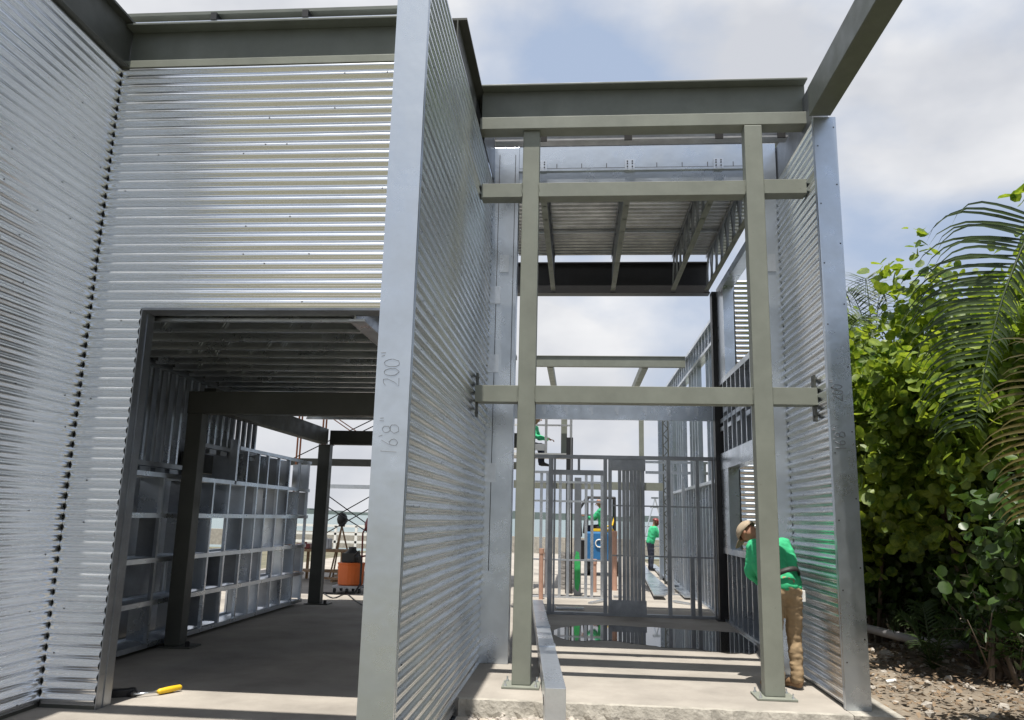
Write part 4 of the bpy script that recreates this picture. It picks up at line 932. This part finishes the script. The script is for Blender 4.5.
def small_person(name_loc, label, base, yawa, lean, arms, pants='jeans', sit=False, capm=None, mask=False, legs=True):
    t = thing('person', base, label, 'person'); B = Vector(base); f = Vector((math.cos(yawa), math.sin(yawa), 0)); s = Vector((-f.y, f.x, 0)); z = Vector((0, 0, 1))
    hip = B+z*(.92 if not sit else .1)
    up_ = (z+f*lean).normalized(); J = {}
    J['pelvis'] = hip; J['chest'] = hip+up_*.36; J['neck'] = hip+up_*.53; J['head'] = hip+up_*.53+(z*.14+f*.06); J['face'] = f-z*.3
    for k, sg in (('L', 1), ('R', -1)):
        J['sh'+k] = hip+up_*.45+s*sg*.18; J['el'+k] = J['sh'+k]+(-z*.24+f*arms*.18+s*sg*.04); J['wr'+k] = J['el'+k]+(f*.22+z*(-.1+arms*.12))
        J['hp'+k] = hip+s*sg*.09-z*.05
        if sit: J['kn'+k] = J['hp'+k]+f*.42; J['an'+k] = J['kn'+k]-z*.4; J['to'+k] = J['an'+k]+f*.13-z*.04
        else: J['kn'+k] = hip+s*sg*.1-z*.46+f*.03; J['an'+k] = B+s*sg*.11+z*.09; J['to'+k] = J['an'+k]+f*.15-z*.045
    hc, hdv, fc, sdv = person(t, J, 1., pants=pants)
    if capm: cap_mesh(t, hc, hdv, fc, 1., capm, .07)
    if mask:
        q = MB(); q.ball(hc+fc*.03, .105, .105, .13, 12); q.build('face_shield', 'red', t, smooth=True)
    return t
p = W(649, 570, 27)
small_person('', 'person in green shirt and dark jeans with a red head covering standing near the water', (p.x+.05, 27, 0), rad(10), .25, 1., capm='red', mask=True)
p = W(603, 527, 24.3)
small_person('', 'person in green shirt seated on the blue loader with arm stretched out', (p.x, 24.35, 1.32), rad(170), .1, 1.4, sit=True)
p = W(536, 445, 18.9)
small_person('', 'person in green shirt crouching on the white platform behind the left post', (p.x-.28, 18.95, bq.z+.2), rad(-10), .5, .6, sit=True)

# ------------------------------------------------------------------ vegetation
def leaves_mesh(name, m, centres, normals, size, parent, seed, shape='round', per=9, spread=.10):
    r = np.random.default_rng(seed); n = len(centres)*per
    c = np.repeat(np.array(centres), per, 0)+r.normal(0, spread, (n, 3)); nr = np.repeat(np.array(normals), per, 0)*.8+r.normal(0, .75, (n, 3)); nr[:, 2] += .35
    nr /= np.linalg.norm(nr, axis=1)[:, None]
    a = r.normal(0, 1, (n, 3)); d = np.cross(nr, a); d /= np.linalg.norm(d, axis=1)[:, None]; e = np.cross(nr, d)
    s = size*r.uniform(.55, 1.2, n)[:, None]
    if shape == 'round': out = [(0, 0, 0), (.16, .30, .07), (.5, .46, .11), (.85, .34, .08), (1.02, 0, 0), (.85, -.34, .08), (.5, -.46, .11), (.16, -.30, .07)]
    else: out = [(0, 0, 0), (.2, .12, .03), (.5, .17, .03), (.95, .09, .0), (1.3, 0, -.12), (.95, -.09, .0), (.5, -.17, .03), (.2, -.12, .03)]
    V = np.stack([c+d*s*x+e*s*y+nr*s*z for x, y, z in out], 1).reshape(-1, 3)
    org = np.array(ORIG[parent.as_pointer()]); V -= org
    i = np.arange(n)*8; F = np.stack([np.stack([i, i+1, i+2, i+3, i+4], 1), np.stack([i, i+4, i+5, i+6, i+7], 1)], 1).reshape(-1, 5)
    me = D.meshes.new(name); me.vertices.add(len(V)); me.vertices.foreach_set('co', V.ravel()); me.loops.add(F.size); me.loops.foreach_set('vertex_index', F.ravel().astype(np.int32))
    me.polygons.add(len(F)); me.polygons.foreach_set('loop_start', np.arange(len(F))*5); me.polygons.foreach_set('loop_total', np.full(len(F), 5)); me.update(calc_edges=True)
    me.materials.append(M[m]); o = D.objects.new(name, me); COL.objects.link(o); o.parent = parent; ORIG[o.as_pointer()] = ORIG[parent.as_pointer()]; return o
def shrub(loc, rx, ry, h, label, group, nclust, size, m='leaf', seed=0, z0=.3, per=9, shape='round', name='sea_grape_shrub', cat='shrub', low=.3, minx=None):
    """branching trunk and a crown of leaf twigs in uneven lobes; few leaves below the crown's skirt"""
    r = random.Random(seed); t = thing(name, loc, label, cat, group); X, Y, Z = loc
    q = MB()
    for k in range(8):
        a = 6.283*k/8+r.uniform(-.3, .3); sy = 1.1 if minx else 0; b_ = Vector((X+.4*sy+r.uniform(-.35, .35), Y+sy+r.uniform(-.35, .35), Z-.05)); e_ = Vector((X+.25*sy+math.cos(a)*rx*.6, Y+sy*.75+abs(math.sin(a))*ry*.6, Z+h*r.uniform(.55, .85)))
        if minx and e_.x < minx+.2: e_.x = minx+.2
        mid = b_.lerp(e_, .5)+Vector((r.uniform(-.2, .2), r.uniform(-.2, .2), .2)); q.tube([b_, mid, e_], [.035, .022, .009], 7)
        for _ in range(6):
            s_ = b_.lerp(e_, r.random()); w_ = s_+Vector((r.uniform(-.5, .5), r.uniform(-.5, .5), r.uniform(-.1, .7))); q.tube([s_, w_], [.012, .004], 5)
    q.build('trunk', 'bark', t, smooth=True)
    cs = []; ns = []
    lobes = [(r.uniform(-.75, .75)*rx, r.uniform(-.7, .7)*ry, r.uniform(low+.1, .9)*h, r.uniform(.2, .48)) for _ in range(30)]
    while len(cs) < nclust:
        lb = r.choice(lobes); v = Vector((r.gauss(0, 1), r.gauss(0, 1), r.gauss(0, 1))).normalized(); rr_ = r.uniform(.35, 1.1)
        p = Vector((X+lb[0]+v.x*rx*lb[3]*rr_, Y+lb[1]+v.y*ry*lb[3]*rr_, Z+lb[2]+v.z*h*.3*lb[3]/.5*rr_))
        zf = min(1., max(0., (p.z-Z)/h))
        if minx: p.y += (1-zf)*1.5; p.x += (1-zf)*.5
        if p.z < Z+z0 or (minx and p.x < minx+.15): continue
        cs.append(p); ns.append(v)
    leaves_mesh('crown', m, cs, ns, size, t, seed, shape, per); return t
G1 = 'round-leaved bushes on the right'
specs = [((4.9, 9.9, -.15), 1.3, 1.1, 4.2, 'round-leaved bush nearest the hanging palm frond, its skirt overhanging the soil', 1050, .13, 'leaf', 21, .42),
 ((4.35, 12.2, -.15), 1.2, 1.3, 5.1, 'tall round-leaved bush directly beside the right wall end', 1400, .135, 'leaf', 22, .3),
 ((5.9, 11.4, -.15), 1.5, 1.4, 5.0, 'broad round-leaved bush behind the long hanging palm frond', 1500, .14, 'leaf', 23, .3),
 ((6.2, 9.2, -.15), 1.3, 1.1, 4.9, 'round-leaved bush at the right edge of the picture', 1300, .15, 'leaf', 24, .3),
 ((7.0, 13.6, -.15), 1.9, 1.6, 5.8, 'tallest round-leaved bush towards the back right', 1200, .15, 'leaf', 25, .15),
 ((4.9, 15.0, -.15), 1.5, 1.7, 5.6, 'far round-leaved bush seen past the wall end', 1200, .14, 'leaf', 26, .1),
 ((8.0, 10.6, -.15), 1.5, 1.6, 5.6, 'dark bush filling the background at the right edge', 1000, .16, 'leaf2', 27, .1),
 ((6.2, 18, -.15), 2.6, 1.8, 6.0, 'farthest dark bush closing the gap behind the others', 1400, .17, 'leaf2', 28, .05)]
for loc, rx, ry, h, lb, nc, sz, m, sd, low in specs: shrub(loc, rx, ry, h, lb, G1, int(nc*.85), sz*1.22, m, sd, low=low, minx=2.8, z0=.5 if low < .2 else low*h*.7)
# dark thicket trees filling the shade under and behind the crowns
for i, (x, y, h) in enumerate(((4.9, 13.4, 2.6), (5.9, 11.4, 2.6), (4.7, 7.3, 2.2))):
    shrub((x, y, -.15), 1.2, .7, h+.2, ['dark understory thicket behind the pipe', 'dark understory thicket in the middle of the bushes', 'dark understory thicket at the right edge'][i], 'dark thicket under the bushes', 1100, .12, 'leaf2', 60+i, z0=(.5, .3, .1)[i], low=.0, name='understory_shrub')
for i, (x, y) in enumerate(((5.3, 5.3), (4.4, 3.0))):  # out-of-view bushes added to darken the right wall end and the soil
    shrub((x, y, -.15), 1.2, 1.0, 3.6, ['round-leaved bush under the leaning palm just outside the right edge', 'round-leaved bush to the right of the photographer'][i], 'bushes beside the photographer', 700, .16, 'leaf2', 80+i, z0=.2, low=.05)
# hedge behind the photographer (reflected in the steel)
h0 = shrub((7, -9.5, -.2), 2.4, 1.6, 6.0, 'dense hedge bush behind the photographer', 'hedge behind the photographer', 500, .45, 'leaf2', 40)
for i, (x, y) in enumerate(((10.5, -9.2), (13.5, -8))):
    c_ = h0.copy(); COL.objects.link(c_); c_.location = (x, y, -.2); c_.rotation_euler.z = i*1.3
    for ch_ in h0.children: d_ = ch_.copy(); COL.objects.link(d_); d_.parent = c_
# palms
def frond(q, pts, ln, width, n, droop, side=(1, 1), seed=0, mi=0, t0=.04, plane=None, tipdrop=.55, minl=.25):
    """pinnate leaf along a curved midrib: long folded leaflets with drooping tips"""
    r = random.Random(seed); pts = [Vector(p) for p in pts]
    def ev(t):
        t *= len(pts)-1; i = min(int(t), len(pts)-2); f = t-i; p0 = pts[max(i-1, 0)]; p1 = pts[i]; p2 = pts[i+1]; p3 = pts[min(i+2, len(pts)-1)]
        return .5*((2*p1)+(p2-p0)*f+(2*p0-5*p1+4*p2-p3)*f*f+(3*p1-p0-3*p2+p3)*f**3)
    q.tube([ev(i/14) for i in range(15)], [.016-.0009*i for i in range(15)], 6, mi=mi)
    nv = Vector(plane or (0, -1, .3)).normalized()
    for i in range(n):
        t = t0+(.99-t0)*i/n; p = ev(t); d = (ev(min(1, t+.02))-ev(max(0, t-.02))).normalized(); env = minl+(1-minl)*math.sin(math.pi*min(1, t*.85+.15))**.7
        for sg in (-1, 1):
            if side[0 if sg < 0 else 1] == 0: continue
            s = d.cross(nv).normalized()*sg; dr = (s*.9+d*.5+nv*r.uniform(-.12, .28)).normalized(); l_ = ln*env*r.uniform(.88, 1.08)*side[0 if sg < 0 else 1]
            w_ = width*(.6+.4*env); prev = p; vs = []; hv = dr.copy(); N_ = 7; wd = hv.cross(nv).normalized()
            for k in range(N_+1):
                f = k/N_; ww = w_*(min(1, .35+f*4) if f < .3 else (1-f)**.7*1.15); vs += [prev+wd*ww*.5+nv*ww*.15, prev, prev-wd*ww*.5+nv*ww*.15]
                hv = (hv+Vector((0, 0, -1))*(droop*f*f*1.6)*r.uniform(.6, 1.3)).normalized(); prev = prev+hv*(l_/N_)
            q.add(vs, [(3*k+a, 3*k+a+1, 3*k+4+a, 3*k+3+a) for k in range(N_) for a in (0, 1)], mi)
t = thing('palm_tree', (5.2, 5.6, -.2), 'palm leaning in from the right edge with long drooping feathered fronds', 'palm tree')
q = MB(); q.tube([(5.2, 5.6, -.25), (5.1, 5.6, 1.5), (4.95, 5.7, 3.0), (4.7, 5.8, 4.2)], [.14, .11, .1, .08], 12); q.build('trunk', 'bark', t, smooth=True)
def pw(*a): return [W(x, y, Y) for x, y, Y in a]
q = MB(); frond(q, [(4.7, 5.8, 4.2)]+pw((1080, 185, 6.0), (1036, 224, 5.95), (1009, 280, 5.9), (990, 345, 5.85), (974, 430, 5.8)), 1.0, .030, 44, .5, (.22, 1), 3, t0=.38, plane=(.15, -1, .1), tipdrop=.5); q.build('frond', 'palm', t, smooth=True)
q = MB(); frond(q, [(4.7, 5.8, 4.2)]+pw((1120, 330, 5.7), (1075, 375, 5.7), (1045, 440, 5.7), (1030, 520, 5.7)), .62, .03, 44, .3, (1, 1), 4, plane=(.2, -1, .1)); q.build('frond', 'palmd', t, smooth=True)
for k, (a, e_) in enumerate(((.2, .4), (1.0, .6), (-.7, .5))):
    dx = Vector((math.cos(a), math.sin(a), 0)); c0 = Vector((4.7, 5.8, 4.2)); q = MB()
    frond(q, [c0, c0+dx*.7+Vector((0, 0, .8*e_)), c0+dx*1.5+Vector((0, 0, .8*e_)), c0+dx*2.2+Vector((0, 0, -.2))], .55, .035, 36, .4, seed=10+k, plane=(0, 0, 1)); q.build('frond', 'palm', t, smooth=True)
def small_palm(c, lb, sc, fr, name='palm_sapling', trunk_h=0., m='palm', nleaf=26, ll=.3):
    c = Vector(c); t = thing(name, c, lb, 'palm'); q = MB(); top = c+Vector((0, 0, trunk_h)); q.tube([c-Vector((0, 0, .05)), top+Vector((0, 0, .03))], .035*sc, 8); q.build('trunk', 'bark', t, smooth=True)
    for k, (a, rise, out) in enumerate(fr):
        d = Vector((math.cos(a), math.sin(a), 0)); q = MB()
        frond(q, [top, top+d*out*.35*sc+Vector((0, 0, rise*.7*sc)), top+d*out*.7*sc+Vector((0, 0, rise*sc)), top+d*out*sc+Vector((0, 0, rise*.75*sc))], ll*sc, .03*sc, nleaf, .25, seed=k+int(c.x*10), plane=(-.3*d.x, -.3*d.y-.4, 1)); q.build('frond', m, t, smooth=True)
    return t
small_palm((4.35, 10.6, -.12), 'small palm sapling growing at the foot of the bushes', .85, [(2.8, .75, .55), (.4, .7, .6), (1.6, .9, .3), (-1.4, .6, .5), (4.0, .45, .5)])
small_palm((4.6, 14.3, -.15), 'young palm with upright spiky fronds rising beside the wall end above the bushes', 1.2, [(2.9, .9, .9), (.3, 1.0, .7), (1.6, 1.2, .3), (3.4, .5, 1.0), (-1.2, .8, .7)], trunk_h=4.3, ll=.45)
small_palm((7.0, 19, -.15), 'distant palm with stiff upright fronds against the sky', 1.5, [(2.4, 1.2, .5), (.7, 1.2, .5), (1.6, 1.4, .2), (3.4, .6, 1.0), (0, .8, 1.0)], trunk_h=5.6, ll=.5)
small_palm((4.35, 13.2, -.15), 'young palm with hanging fronds against the wall end', 1.0, [(3.0, .3, .8), (3.6, .1, .9), (-1.4, .3, .6), (.5, .6, .6)], trunk_h=3.4, ll=.45)
# understory leafy plants
for i, (x, y, h, lb) in enumerate(((5.0, 10.0, .9, 'low leafy plant under the bushes near the right edge'), (5.4, 12.9, .8, 'low leafy plant at the bush edge behind the pipe'), (5.0, 8.1, 1.2, 'broad-leaved plant at the lower right corner'))):
    shrub((x, y, -.15), .5, .5, h, lb, 'low plants under the bushes', 90, .11, 'leaf2', 50+i, z0=.1, per=7, shape='round' if i == 2 else 'long', name='leafy_plant', cat='plant')
